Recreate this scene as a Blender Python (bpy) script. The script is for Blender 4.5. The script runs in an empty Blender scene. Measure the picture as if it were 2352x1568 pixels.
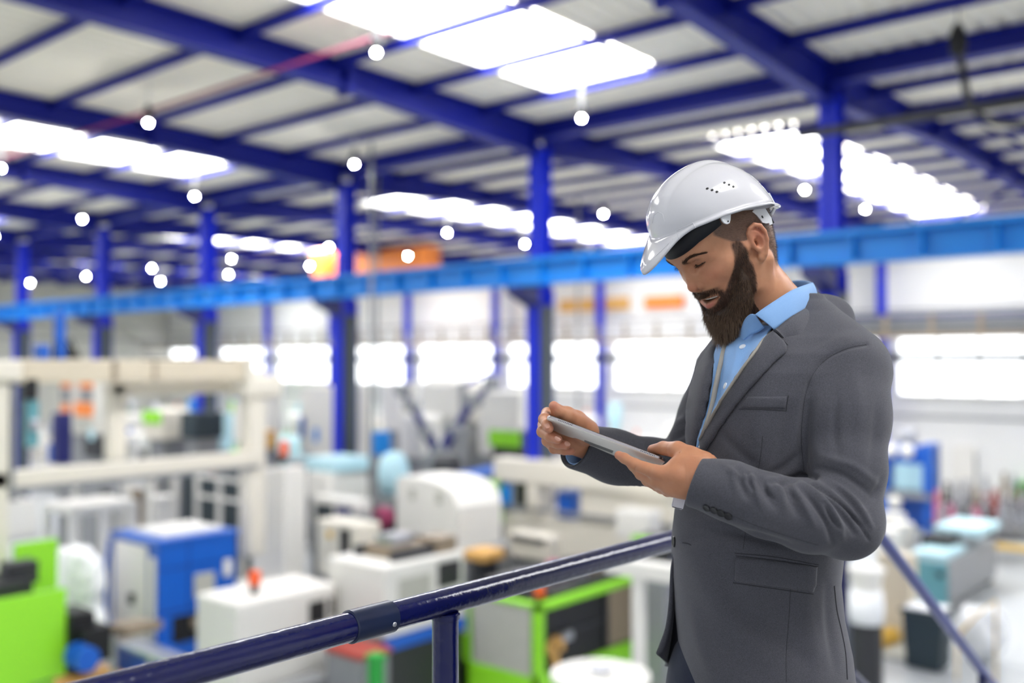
import bpy, bmesh, math, random
import numpy as np
from mathutils import Vector, Matrix, geometry
from mathutils.bvhtree import BVHTree
SC = bpy.context.scene
COL = SC.collection
# ---------------------------------------------------------------- camera
FPX = 2227.0
CAM = Vector((0.0, 0.0, 5.0))
PITCH = math.atan(46.0/FPX)
SA, CA = 0.6494, 0.7604
VR = Vector((CA, SA, 0.0))                      # camera right
FH = Vector((-SA, CA, 0.0))
VF = FH*math.cos(PITCH) + Vector((0, 0, 1))*math.sin(PITCH)
VU = VR.cross(VF)
cd = bpy.data.cameras.new('camera'); cam = bpy.data.objects.new('camera', cd); COL.objects.link(cam)
cd.sensor_width = 36.0; cd.lens = 36.0*FPX/2352.0
cam.matrix_world = Matrix(((VR.x, VU.x, -VF.x, CAM.x), (VR.y, VU.y, -VF.y, CAM.y), (VR.z, VU.z, -VF.z, CAM.z), (0, 0, 0, 1)))
cd.clip_start = 0.05; cd.clip_end = 400
cd.dof.use_dof = True; cd.dof.focus_distance = 1.58; cd.dof.aperture_fstop = 1.55
SC.camera = cam
# ---------------------------------------------------------------- world, sun, exposure
SC.view_settings.view_transform = 'Standard'; SC.view_settings.look = 'None'
SC.view_settings.gamma = 1.0; SC.view_settings.use_curve_mapping = False
SC.view_settings.exposure = 1.15
wd = bpy.data.worlds.new('sky'); SC.world = wd; wd.use_nodes = True
bg = wd.node_tree.nodes['Background']; bg.inputs[0].default_value = (0.90, 0.95, 1.0, 1); bg.inputs[1].default_value = 0.40
SC.cycles.max_bounces = 7; SC.cycles.diffuse_bounces = 5; SC.cycles.glossy_bounces = 3
SC.cycles.transmission_bounces = 4; SC.cycles.caustics_reflective = False; SC.cycles.caustics_refractive = False
SC.cycles.sample_clamp_indirect = 6.0
def area_lamp(name, loc, rot, sx, sy, power, col=(1, 1, 1)):
    l = bpy.data.lights.new(name, 'AREA'); l.shape = 'RECTANGLE'; l.size = sx; l.size_y = sy; l.energy = power; l.color = col
    o = bpy.data.objects.new(name, l); COL.objects.link(o); o.location = loc; o.rotation_euler = rot
    return o

def P(px, py, z):
    """point at depth z (metres along the view axis) seen at photo pixel px,py"""
    return CAM + VR*((px-1176)/FPX*z) + VU*((784-py)/FPX*z) + VF*z
def atY(px, py, Y):
    d = VR*((px-1176)/FPX) + VU*((784-py)/FPX) + VF
    return CAM + d*(Y/d.y)
def atH(px, py, Z):
    d = VR*((px-1176)/FPX) + VU*((784-py)/FPX) + VF
    return CAM + d*((Z-CAM.z)/d.z)
# ---------------------------------------------------------------- materials
def srgb(c):
    c = c.lstrip('#'); v = [int(c[i:i+2], 16)/255 for i in (0, 2, 4)]
    return tuple(x/12.92 if x <= .04045 else ((x+.055)/1.055)**2.4 for x in v) + (1,)
MATS = {}
def mat(name, col, rough=.5, metal=0., var=.06, scale=6., bump=0., emit=None, es=0., coat=0., spec=.5, bscale=None, sss=0.):
    if name in MATS: return MATS[name]
    if isinstance(col, str): col = srgb(col)
    m = bpy.data.materials.new(name); m.use_nodes = True; nt = m.node_tree; n = nt.nodes; b = n['Principled BSDF']
    b.inputs['Roughness'].default_value = rough; b.inputs['Metallic'].default_value = metal
    b.inputs['Specular IOR Level'].default_value = spec
    tc = n.new('ShaderNodeTexCoord'); nz = n.new('ShaderNodeTexNoise'); nz.inputs['Scale'].default_value = scale; nz.inputs['Detail'].default_value = 5
    nt.links.new(tc.outputs['Object'], nz.inputs['Vector'])
    mx = n.new('ShaderNodeMix'); mx.data_type = 'RGBA'
    mx.inputs[6].default_value = tuple(max(0, x*(1-var)) for x in col[:3])+(1,); mx.inputs[7].default_value = tuple(min(1, x*(1+var)) for x in col[:3])+(1,)
    nt.links.new(nz.outputs['Fac'], mx.inputs[0]); nt.links.new(mx.outputs[2], b.inputs['Base Color'])
    if bump:
        bp = n.new('ShaderNodeBump'); bp.inputs['Strength'].default_value = bump; bp.inputs['Distance'].default_value = .01
        nb = n.new('ShaderNodeTexNoise'); nb.inputs['Scale'].default_value = bscale or scale*8; nt.links.new(tc.outputs['Object'], nb.inputs['Vector'])
        nt.links.new(nb.outputs['Fac'], bp.inputs['Height']); nt.links.new(bp.outputs['Normal'], b.inputs['Normal'])
    if coat: b.inputs['Coat Weight'].default_value = coat; b.inputs['Coat Roughness'].default_value = .08
    if sss: b.inputs['Subsurface Weight'].default_value = sss; b.inputs['Subsurface Radius'].default_value = (.012, .005, .003); b.inputs['Subsurface Scale'].default_value = 1.0
    if emit:
        b.inputs['Emission Color'].default_value = srgb(emit) if isinstance(emit, str) else tuple(emit)+(1,)
        b.inputs['Emission Strength'].default_value = es
    MATS[name] = m
    return m
# ---------------------------------------------------------------- mesh builder
class MB:
    def __init__(s): s.v = []; s.f = []
    def add(s, vs, fs):
        k = len(s.v); s.v += [tuple(x) for x in vs]; s.f += [tuple(i+k for i in f) for f in fs]; return s
    def box(s, x0, x1, y0, y1, z0, z1, bev=0.0):
        if x0 > x1: x0, x1 = x1, x0
        if y0 > y1: y0, y1 = y1, y0
        if z0 > z1: z0, z1 = z1, z0
        if bev <= 0:
            return s.add([(x0,y0,z0),(x1,y0,z0),(x1,y1,z0),(x0,y1,z0),(x0,y0,z1),(x1,y0,z1),(x1,y1,z1),(x0,y1,z1)],
                         [(3,2,1,0),(4,5,6,7),(0,1,5,4),(1,2,6,5),(2,3,7,6),(3,0,4,7)])
        b = min(bev, (x1-x0)/2.01, (y1-y0)/2.01, (z1-z0)/2.01)
        bm = bmesh.new(); bmesh.ops.create_cube(bm, size=1)
        for v in bm.verts: v.co = Vector(((x0+x1)/2+v.co.x*(x1-x0), (y0+y1)/2+v.co.y*(y1-y0), (z0+z1)/2+v.co.z*(z1-z0)))
        bmesh.ops.bevel(bm, geom=bm.edges[:], offset=b, segments=2, affect='EDGES', profile=.5)
        s.bm(bm); bm.free(); return s
    def bm(s, bm):
        bm.verts.ensure_lookup_table(); s.add([v.co.copy() for v in bm.verts], [[v.index for v in f.verts] for f in bm.faces])
    def tube(s, pts, r, n=12, caps=True, r2=None):
        pts = [Vector(p) for p in pts]; N = len(pts); rs = r if isinstance(r, (list, tuple)) else [r]*N
        k = len(s.v); up = None
        for i, p in enumerate(pts):
            t = (pts[min(i+1, N-1)]-pts[max(i-1, 0)]).normalized()
            if up is None:
                up = Vector((0,0,1)) if abs(t.z) < .9 else Vector((1,0,0))
            a = t.cross(up).normalized(); b = a.cross(t).normalized(); up = b
            for j in range(n):
                w = 2*math.pi*j/n; s.v.append(tuple(p + (a*math.cos(w)+b*math.sin(w)*(r2 or 1))*rs[i]))
        for i in range(N-1):
            for j in range(n):
                s.f.append((k+i*n+j, k+i*n+(j+1)%n, k+(i+1)*n+(j+1)%n, k+(i+1)*n+j))
        if caps: s.f.append(tuple(k+j for j in range(n))[::-1]); s.f.append(tuple(k+(N-1)*n+j for j in range(n)))
        return s
    def cyl(s, p0, p1, r, n=16): return s.tube([p0, p1], r, n)
    def lathe(s, prof, c=(0,0,0), n=24, axis='z'):
        k = len(s.v)
        for (r, z) in prof:
            for j in range(n):
                w = 2*math.pi*j/n
                q = (r*math.cos(w), r*math.sin(w), z) if axis == 'z' else ((r*math.cos(w), z, r*math.sin(w)) if axis == 'y' else (z, r*math.cos(w), r*math.sin(w)))
                s.v.append((c[0]+q[0], c[1]+q[1], c[2]+q[2]))
        for i in range(len(prof)-1):
            for j in range(n): s.f.append((k+i*n+j, k+i*n+(j+1)%n, k+(i+1)*n+(j+1)%n, k+(i+1)*n+j))
        s.f.append(tuple(k+j for j in range(n))[::-1]); s.f.append(tuple(k+(len(prof)-1)*n+j for j in range(n)))
        return s
    def prism(s, poly, a0, a1, axis='x'):
        n = len(poly); mk = {'x': lambda u, w, a: (a, u, w), 'y': lambda u, w, a: (u, a, w), 'z': lambda u, w, a: (u, w, a)}[axis]
        return s.add([mk(u, w, a0) for u, w in poly]+[mk(u, w, a1) for u, w in poly],
                     [tuple(range(n))[::-1], tuple(range(n, 2*n))]+[(i, (i+1)%n, n+(i+1)%n, n+i) for i in range(n)])
    def build(s, name, m, parent=None, smooth=False, **kw):
        me = bpy.data.meshes.new(name); me.from_pydata(s.v, [], s.f); me.validate(); 
        bm = bmesh.new(); bm.from_mesh(me); bmesh.ops.recalc_face_normals(bm, faces=bm.faces[:]); bm.to_mesh(me); bm.free()
        if smooth:
            for p in me.polygons: p.use_smooth = True
            if smooth == 'auto':
                try: me.set_sharp_from_angle(angle=math.radians(40))
                except Exception: pass
        o = bpy.data.objects.new(name, me); COL.objects.link(o)
        if m: me.materials.append(MATS[m] if isinstance(m, str) else m)
        if parent is not None:
            o.parent = parent
            pm = parent.matrix_basis.copy(); q = parent.parent
            while q is not None: pm = q.matrix_basis @ pm; q = q.parent
            o.matrix_basis = pm.inverted()
        tag(o, **kw)
        return o
def tag(o, label=None, cat=None, group=None, kind=None):
    if label: o['label'] = label
    if cat: o['category'] = cat
    if group: o['group'] = group
    if kind: o['kind'] = kind
    return o
def thing(name, loc, label, cat, group=None):
    o = bpy.data.objects.new(name, None); COL.objects.link(o); o.location = loc; o.empty_display_size = .1
    return tag(o, label, cat, group)
ORD = ['nearest','second','third','fourth','fifth','sixth','seventh','eighth','ninth','tenth','eleventh','twelfth','thirteenth','fourteenth','fifteenth','sixteenth','seventeenth','eighteenth','nineteenth','twentieth','twenty-first','twenty-second']
# ================================================================ hall materials
mat('blue_paint', '#111e8a', .5, spec=.3, var=.08, scale=1.2)
mat('blue_column', '#162fcc', .42, spec=.35, var=.08, scale=1.5)
mat('navy_paint', '#141c66', .45)
mat('crane_blue', '#0a80d4', .4, var=.06, scale=1.5)
mat('corrugated_sheet', '#fbf4e4', .55, var=.05, scale=.6)
mat('wall_white', '#e8e8e6', .6, var=.02, scale=.8)
mat('wall_cream', '#cfcdc6', .6, var=.02, scale=.8)
mat('floor_paint', '#b2b6b9', .28, var=.10, scale=.5)
mat('skylight_panel', '#ffffff', .5, emit=(1, 1, 1), es=8.0)
mat('window_glow', '#ffffff', .3, emit=(.93, .97, 1), es=1.6)
mat('lamp_glow', '#ffffff', .4, emit=(1, 1, .97), es=330.0)
mat('white_metal', '#e2e0da', .4, var=.03)
mat('cream_metal', '#dfd9cb', .42, var=.03)
mat('beige_metal', '#cfc4ae', .45, var=.04)
mat('grey_metal', '#8d8f92', .42, var=.06, metal=.2)
mat('dark_metal', '#2b2c30', .45, var=.1)
mat('black_part', '#101114', .5, var=.1)
mat('recess_shade', '#3f4953', .5); mat('steel', '#b8bac0', .28, metal=.9, var=.08)
mat('red_pipe', '#963058', .4)
mat('orange_paint', '#f08a3c', .5)
mat('lime_paint', '#93e02e', .42, var=.03)
mat('machine_blue', '#0f5cc0', .4, var=.05)
mat('light_blue', '#b9dfe9', .45)
mat('teal_paint', '#5f98a2', .42, var=.05)
mat('plastic_wrap', '#f2f4f6', .25, var=.03, bump=.5, scale=2, bscale=10)
mat('yellow_paint', '#d9b03e', .45)
mat('brown_steel', '#8a7b68', .5, var=.15)
mat('red_brown', '#9c3a30', .5, var=.15)
mat('dark_bin', '#22323a', .5)
mat('green_box', '#1f9c3a', .45)
mat('beacon_orange', '#f4622a', .35)
mat('grey_panel', '#b4b4aa', .5, var=.08, scale=8)
mat('tan_card', '#d8a860', .6)
mat('pink_part', '#c46a8a', .5)

X0, X1 = -60.15, 11.85
def roof_h(Y):
    return 5+4.86 - .011*abs(Y-5.6) if Y <= 15.1 else 5+4.86-.011*9.5 + .011*(9.5-abs(Y-24.6))
COLX = [-6.15-6*k for k in range(-1, 9)]         # frame planes, from the right to the far left
PUR1 = [15.05-1.75*k for k in range(1, 11)]      # near hall purlins
PUR2 = [15.05+1.75*k for k in range(1, 11)]      # far hall purlins
ALLP = sorted([15.05]+PUR1+PUR2+[34.4, -4.2])
STRIPS = [(-10.5, -8.4), (-22.4, -20.2), (-34.4, -32.2), (-46.4, -44.2), (1.5, 3.6)]
def is_sky(xa, xb, ya, yb):
    ym = (ya+yb)/2
    for s in STRIPS:
        if xa >= s[0]-.01 and xb <= s[1]+.01:
            if 6.2 < ym < 13.4 or 18.2 < ym < 32.5 or -1 < ym < 2: return True
    return False
# structure: floor, walls
b = MB(); b.box(X0-.3, X1, -14, 34.9, -.2, 0); b.build('floor', 'floor_paint', kind='structure')
# corrugated ceiling, ribs down the slope, openings for the skylights
b = MB(); xs = sorted(set([X0, X1]+[x for s in STRIPS for x in s])); n_sk = 0; sky = []
for a, c in zip(ALLP[:-1], ALLP[1:]):
    for xa, xb in zip(xs[:-1], xs[1:]):
        if is_sky(xa, xb, a, c): sky.append((xa, xb, a, c)); continue
        nr = max(1, round((xb-xa)/.30)); p = (xb-xa)/nr; za, zc = roof_h(a), roof_h(c)
        for k in range(nr):
            x = xa+k*p; pr = [(0, .045), (.35, .045), (.45, 0), (.90, 0), (1.0, .045)]
            vs = []; 
            for (t, h) in pr: vs += [(x+t*p, a, za+h), (x+t*p, c, zc+h)]
            b.add(vs, [(2*i, 2*i+2, 2*i+3, 2*i+1) for i in range(4)])
b.build('ceiling', 'corrugated_sheet', kind='structure')
for i, (xa, xb, a, c) in enumerate(sky):
    f = MB(); za, zc = roof_h(a), roof_h(c)
    for (u0, u1, w0, w1) in ((xa, xa+.05, a, c), (xb-.05, xb, a, c), (xa, xb, a, a+.05), (xa, xb, c-.05, c)):
        f.box(u0, u1, w0, w1, min(za, zc)-.03, max(za, zc)+.05)
    fo = f.build('window_%d' % (i+1), 'white_metal', kind='structure')
    g = MB(); g.add([(xa, a, za+.03), (xb, a, za+.03), (xb, c, zc+.03), (xa, c, zc+.03), (xa, a, za+.07), (xb, a, za+.07), (xb, c, zc+.07), (xa, c, zc+.07)],
                    [(0, 1, 2, 3), (7, 6, 5, 4), (0, 4, 5, 1), (1, 5, 6, 2), (2, 6, 7, 3), (3, 7, 4, 0)])
    g.build('skylight_pane', 'skylight_panel', fo)
NW = len(sky)
# back wall with a continuous window band (one window per bay)
YW = 34.7; ZS, ZT = 3.82, 5.85
b = MB(); b.box(X0, X1, YW, YW+.2, 0, ZS); b.box(X0, X1, YW, YW+.2, ZT, 9.9)
bays = [(x, x+6) for x in COLX[::-1]]+[(X1, X1+6)]
bays = [(x-6, x) for x in COLX]
for (xa, xb) in bays: b.box(xb-.35, xb+.35, YW, YW+.2, ZS, ZT)
b.build('wall_back', 'wall_white', kind='structure')
b = MB()
for z in (ZS-.75, 6.75): b.box(X0, X1, YW-.06, YW, z, z+.07)
b.build('trim_1', 'grey_metal', kind='structure')
for i, (xa, xb) in enumerate(bays):
    f = MB(); xa += .35; xb -= .35; n = 4
    for k in range(n+1):
        x = xa+(xb-xa)*k/n; f.box(x-.03, x+.03, YW-.02, YW+.1, ZS, ZT)
    for z in (ZS, ZT-.06): f.box(xa, xb, YW-.02, YW+.1, z, z+.06)
    f.box(xa, xb, YW-.12, YW+.02, ZS-.05, ZS+.02)
    fo = f.build('window_%d' % (NW+i+1), 'wall_cream', kind='structure')
    g = MB(); g.box(xa, xb, YW+.10, YW+.13, ZS, ZT); g.build('window_pane', 'window_glow', fo)
b = MB(); b.box(X1, X1+.2, -6, YW, 0, 9.9); b.build('wall_light_block', 'wall_white', kind='structure')  # added unseen wall that shuts out light from the open right side
# end wall far left with pale horizontal bands
b = MB(); b.box(X0-.2, X0, -6, YW, 0, 9.9); b.build('wall_left', 'wall_cream', kind='structure')
b = MB()
for z in (6.4, 7.2, 8.0): b.box(X0, X0+.05, -6, YW, z, z+.10)
b.build('trim_2', 'grey_metal', kind='structure')
# steel columns
def column(x, Y, lab, grp, low=True, wid=.30):
    t = thing('steel_column', (x, Y, 0), lab, 'column', grp)
    def H(z0, z1, d, nm, m):
        q = MB(); q.box(x-wid/2, x+wid/2, Y-d/2, Y-d/2+.03, z0, z1); q.box(x-wid/2, x+wid/2, Y+d/2-.03, Y+d/2, z0, z1)
        q.box(x-.02, x+.02, Y-d/2, Y+d/2, z0, z1); return q.build(nm, m, t)
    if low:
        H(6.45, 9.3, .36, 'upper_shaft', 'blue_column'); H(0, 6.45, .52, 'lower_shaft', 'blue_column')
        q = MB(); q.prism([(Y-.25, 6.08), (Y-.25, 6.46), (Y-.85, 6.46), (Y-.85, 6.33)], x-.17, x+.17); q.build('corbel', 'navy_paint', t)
        q = MB(); q.box(x+.125, x+.155, Y-.16, Y+.24, .05, 6.1); q.build('duct_shade_strip', 'recess_shade', t)  # dark plate paints the shade of the column's web recess
    else: H(0, 9.5, .3, 'shaft', 'blue_column')
    q = MB(); q.box(x-.28, x+.28, Y-.36, Y+.36, 0, .05); q.build('base_plate', 'grey_metal', t)
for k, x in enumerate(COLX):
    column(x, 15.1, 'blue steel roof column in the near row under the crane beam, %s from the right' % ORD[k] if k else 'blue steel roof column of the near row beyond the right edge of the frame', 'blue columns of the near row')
for k, x in enumerate(COLX):
    column(x, 34.1, 'slim blue wall column standing before the window wall, %s from the right' % ORD[k] if k else 'slim blue wall column nearest the right end of the window wall', 'slim columns along the window wall', False, .26)
# rafters
def rafter(x, side, k):
    b = MB(); ys = [-5, 5.2, 10.1, 14.85] if side == 0 else [15.35, 20.1, 24.6, 29.5, 34.0]
    hb = [9.40, 9.42, 9.40, 9.13] if side == 0 else [9.13, 9.42, 9.42, 9.38, 9.14]
    top = [(y, roof_h(y)-.01) for y in ys]; bot = list(zip(ys, hb))
    b.prism(bot+top[::-1], x-.015, x+.015)
    fl = bot+[(y, z-.03) for y, z in bot[::-1]]; b.prism(fl, x-.14, x+.14)
    tl = top+[(y, z-.03) for y, z in top[::-1]]; b.prism(tl, x-.14, x+.14)
    jy = 10.1 if side == 0 else 24.6
    b.box(x-.16, x+.16, jy-.06, jy+.06, 9.30, roof_h(jy)-.02)
    for yy, zz in zip(ys, hb): b.box(x-.13, x+.13, yy-.01, yy+.01, zz, roof_h(yy)-.02)
    b.build('roof_rafter', 'blue_paint', label='deep blue haunched roof rafter of the %s hall, %s frame from the right' % (('near', 'far')[side], ORD[k] if k else 'rightmost'),
            cat='roof beam', group='blue rafters of the %s hall' % ('near', 'far')[side])
for k, x in enumerate(COLX):
    rafter(x, 0, k); rafter(x, 1, k)
# purlins
def purlin(Y, lab, grp, d=.14, w=.08):
    z = roof_h(Y)-.015; b = MB()
    b.box(X0, X1, Y-w/2, Y+w/2, z-.02, z); b.box(X0, X1, Y-.012, Y+.012, z-d, z); b.box(X0, X1, Y-w/2, Y+w/2, z-d-.02, z-d)
    b.build('roof_purlin', 'blue_paint', label=lab, cat='roof beam', group=grp)
for k, Y in enumerate(PUR1): purlin(Y, 'thin blue roof purlin above the near hall, %s one out from the near column row' % (ORD[k] if k else 'first'), 'purlins of the near hall')
for k, Y in enumerate(PUR2): purlin(Y, 'thin blue roof purlin above the far hall, %s one beyond the near column row' % (ORD[k] if k else 'first'), 'purlins of the far hall')
b = MB()
b.box(X0, X1, 14.9, 15.2, 9.72, 9.75); b.box(X0, X1, 15.02, 15.06, 9.45, 9.75); b.box(X0, X1, 14.9, 15.2, 9.42, 9.45)
b.build('eave_beam', 'blue_paint', label='deep blue beam joining the tops of the near row of columns', cat='roof beam')
# crane runway
t = thing('crane_runway_beam', (-20, 14.45, 6.5), 'long bright blue crane runway beam with stiffener ribs crossing the whole hall', 'crane beam')
b = MB(); b.box(X0, X1, 14.28, 14.62, 6.90, 6.95); b.box(X0, X1, 14.44, 14.46, 6.50, 6.92); b.box(X0, X1, 14.30, 14.60, 6.47, 6.51); b.build('girder', 'crane_blue', t)
b = MB(); b.box(X0, X1, 14.42, 14.48, 6.95, 7.00); b.build('rail', 'crane_blue', t)
q = MB(); x = X1-.4; first = None; n = 0
while x > X0+.3:
    s = MB(); s.box(x-.02, x+.02, 14.30, 14.60, 6.505, 6.905); s.build('stiffener', 'crane_blue', t); x -= 1.0
# pipes, high level
b = MB(); b.cyl((X0, 8.6, 9.32), (-9.4, 8.6, 9.33), .024); b.build('sprinkler_pipe', 'red_pipe', label='dark pink sprinkler pipe hung under the roof of the near hall', cat='pipe', smooth=True)
# lamps
mat('lamp_body', '#dcdcd8', .35)
def lamp_parts(t, x, Y, z):
    q = MB(); q.lathe([(.0, z), (.026, z+.004), (.032, z+.02), (.03, z+.04)], (x, Y, 0), 16); q.build('lamp_lens', 'lamp_glow', t, True)
    q = MB(); q.lathe([(.03, z+.04), (.05, z+.06), (.10, z+.10), (.08, z+.18), (.05, z+.28), (.03, z+.33)], (x, Y, 0), 16); q.build('lamp_housing', 'dark_metal', t, True)
    q = MB(); q.cyl((x, Y, z+.32), (x, Y, roof_h(Y)), .012, 6); q.build('suspension_rod', 'lamp_body', t)
proto = thing('high_bay_lamp', (-9.5, 8.4, 9.0), 'x', 'lamp', 'high bay lamps hanging from the roof'); lamp_parts(proto, -9.5, 8.4, 9.0)
first = True
def copy_tree(o, parent=None):
    c = o.copy(); COL.objects.link(c); c.parent = parent
    for ch in o.children: copy_tree(ch, c)
    return c
LY = [8.4, 12.9, 21.7, 25.5, 29.3]
for i in range(8):
    for j, Y in enumerate(LY):
        x = [-9.5, -15.25, -21.2, -27.0][i] if i < 4 else -27.0-6*(i-3)
        o = proto if first else copy_tree(proto); first = False
        o.location = (x, Y, 9.0)
        o['label'] = 'lit high bay lamp, %s line from the right, %s from the near end' % (ORD[i] if i else 'first', ORD[j] if j else 'first')
# far gantry bands along the window wall
t = thing('wall_gantry', (-20, 33, 5.6), 'long dark steel gantry running level along the window wall', 'gantry')
b = MB(); b.box(X0, X1, 32.9, 33.2, 4.98, 5.26); b.build('lower_beam', 'dark_metal', t)
b = MB(); b.box(X0, X1, 32.9, 33.2, 5.78, 5.93); b.build('upper_beam', 'brown_steel', t)
b = MB(); 
for z in (6.05, 6.2, 6.35): b.box(X0, X1, 33.02, 33.06, z, z+.05)
b.build('guard_rail', 'grey_metal', t)
for k in range(44):
    x = X1-1-1.5*k; q = MB(); q.box(x-.06, x+.06, 32.98, 33.10, 5.93, 6.55); q.build('rail_post', 'brown_steel', t)
t = thing('louvre_screen', (-12, 33.4, 6.5), 'grey slatted screen on the gantry at the right of the window wall', 'screen')
b = MB()
for k in range(6): b.box(-17.5, X1, 33.35, 33.42, 5.97+k*.11, 6.03+k*.11)
b.build('slat_panel', 'grey_metal', t); b = MB(); b.box(-17.5, X1, 33.42, 33.5, 5.95, 6.60); b.build('backing', 'dark_metal', t)
b = MB(); b.box(-17.5, X1, 33.30, 33.36, 6.45, 6.53); b.build('blue_rail', 'navy_paint', t)
# orange crane girder far left, orange box on the window wall
t = thing('overhead_crane', (-30, 28, 7.5), 'orange overhead crane girder beyond the near columns', 'crane')
pa = atY(742, 585, 27.0); pb = atY(1000, 640, 27.0)
b = MB(); b.box(pa.x, pb.x, 26.7, 27.3, pb.z+.25, pa.z-.15, .03); b.build('girder', 'orange_paint', t)
b = MB(); b.box(pa.x, pa.x+.9, 26.4, 27.6, pb.z-.1, pa.z+.1, .03); b.build('end_carriage', 'orange_paint', t)
b = MB(); b.box(pa.x, pb.x, 26.68, 27.32, pb.z+.18, pb.z+.25); b.build('rail', 'dark_metal', t)
for (px, py, pw, ph, m_, nm, lab) in ((1525, 693, 90, 24, 'orange_paint', 'wall_sign', 'plain orange board on the white wall behind the man\'s face'),
        (1365, 700, 160, 22, 'tan_card', 'wall_sign', 'pale orange board on the white wall left of the man\'s face')):
    a = atY(px-pw/2, py-ph/2, 34.55); c = atY(px+pw/2, py+ph/2, 34.55)
    b = MB(); b.box(a.x, c.x, 34.5, 34.6, c.z, a.z, .02); b.build(nm, m_, label=lab, cat='board')
# dark hose and its carrier at the upper right
t = thing('air_hose', P(2205, 90, 12.9), 'thick dark hose looping down from a black reel at the upper right', 'hose')
pp = [P(2205, 130, 12.8), P(2212, 170, 12.7), P(2222, 225, 12.6), P(2250, 265, 12.6), P(2290, 280, 12.6), P(2352, 285, 12.6), P(2440, 270, 12.6)]
b = MB(); b.tube(pp, .05, 8); b.build('hose', 'dark_metal', t, True)
c = P(2200, 88, 12.9); b = MB(); b.lathe([(.05, -.22), (.1, -.2), (.12, 0), (.09, .1), (.04, .2)], c, 14); b.build('reel', 'black_part', t, True)
b = MB(); b.cyl(c+Vector((0, 0, .2)), (c.x, c.y, roof_h(c.y)), .01, 6); b.build('hanger_wire', 'dark_metal', t)
b = MB(); p0 = P(1905, 300, 14.5); b.cyl((p0.x-.5, p0.y, p0.z), (p0.x+7, p0.y, p0.z), .07, 10); b.build('service_pipe', 'dark_metal', label='dark service pipe running level behind the upper right column', cat='pipe', smooth=True)
# roof bracing at upper right
for (q0, q1, lab) in (((2120, 545, 24), (2420, 380, 22), 'thin dark diagonal brace at the right edge under the far roof'), ((2180, 250, 20), (2420, 370, 18), 'thin dark diagonal brace crossing the purlins at the upper right')):
    b = MB(); b.cyl(P(*q0), P(*q1), .035, 8); b.build('roof_brace', 'navy_paint', label=lab, cat='brace')
# ================================================================ mezzanine platform, guard rail and stair
mat('rail_navy', '#0a1048', .2, var=.12, scale=14, coat=.25, bump=.12, bscale=60)
mat('stair_blue', '#1b2f86', .3, coat=.2); mat('rail_sleeve', '#0e1c3c', .35, var=.2, scale=20)
mat('deck_steel', '#8e9194', .5, var=.1)
PX = -1.212; ZR = 5-.425; ZD = 3.52
b = MB(); b.box(PX-.06, 3.0, -3.5, 3.10, ZD-.15, ZD); b.build('mezzanine_deck', 'deck_steel', label='grey steel mezzanine deck the man stands on', cat='platform')
t = thing('guard_railing', (PX, 1.5, ZD), 'dark navy painted tubular guard railing of the mezzanine in front of the factory', 'railing')
yb = 3.06; sl = .62
pts = [(PX, -3.0, ZR), (PX, yb, ZR)]
b = MB(); b.tube(pts, .0235, 28); b.build('top_rail', 'rail_navy', t, 'auto')
b = MB(); b.tube([(PX, -3.0, ZR-.5), (PX, yb, ZR-.5)], .017, 18); b.build('mid_rail', 'rail_navy', t, 'auto')
J = P(843, 1400, 1.62)
b = MB(); jy = 0.0
# joint sleeve
d = VR*((850-1176)/FPX)+VU*((784-1400)/FPX)+VF; jy = d.y*(PX/d.x)
b.tube([(PX, jy-.045, ZR), (PX, jy-.043, ZR), (PX, jy+.043, ZR), (PX, jy+.045, ZR)], [.0245, .0268, .0268, .0245], 28); b.build('rail_sleeve', 'rail_sleeve', t, 'auto')
b = MB(); b.lathe([(.0001, -.0275), (.004, -.0275), (.004, -.02)], (0, 0, 0), 10, 'x'); 
for v in range(len(b.v)): x_, y_, z_ = b.v[v]; b.v[v] = (PX-x_*1.0, jy+.03+y_, ZR-.006+z_)
b.build('grub_screw', 'steel', t, True)
d = VR*((1023-1176)/FPX)+VU*((784-1400)/FPX)+VF; py_ = d.y*(PX/d.x)
for y in (py_, py_-1.25, py_-2.5, yb-.05):
    b = MB(); b.tube([(PX, y, ZD), (PX, y, ZR-.02)], .0235, 24); b.build('post', 'rail_navy', t, 'auto')
    b = MB(); b.tube([(PX, y, ZR-.030), (PX, y, ZR-.022)], [.0255, .0262], 24); b.build('weld_collar', 'rail_navy', t, 'auto')
    b = MB(); b.lathe([(.05, ZD), (.05, ZD+.012)], (PX, y, 0), 20); b.build('foot_plate', 'rail_navy', t)
t = thing('stair_railing', (PX, 3.5, ZD-.5), 'dark blue handrail sloping down the stair at the right behind the man', 'railing')
L = 4.2
b = MB(); b.tube([(PX, yb+.026, ZR-.003), (PX, yb+.06, ZR-.02), (PX, yb+L, ZR-(L-.03)*sl)], .0215, 20); b.build('hand_rail', 'stair_blue', t, 'auto')
b = MB(); b.tube([(PX, yb+.026, ZR-.57), (PX, yb+L, ZR-.57-(L-.02)*sl)], .0165, 16); b.build('mid_rail', 'rail_navy', t, 'auto')
d = VR*((2255-1176)/FPX)+VU*((784-1400)/FPX)+VF; y2 = d.y*(PX/d.x)
for y in (y2, y2+1.6):
    b = MB(); b.tube([(PX, y, ZR-.95-(y-yb)*sl), (PX, y, ZR-(y-yb)*sl)], .019, 16); b.build('post', 'rail_navy', t, 'auto')
t = thing('steel_stair', (PX+.5, 5.5, 0), 'steel stair going down from the mezzanine beside the sloping handrail', 'stair')
b = MB()
zz = lambda y: ZD-(y-3.1)*sl
for x in (PX-.03, PX+.95): b.prism([(3.1, ZD), (3.1+ZD/sl, 0), (3.1+ZD/sl-.3, 0), (3.1, ZD-.22)], x-.01, x+.01)
b.build('stringers', 'blue_paint', t)
b = MB()
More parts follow.
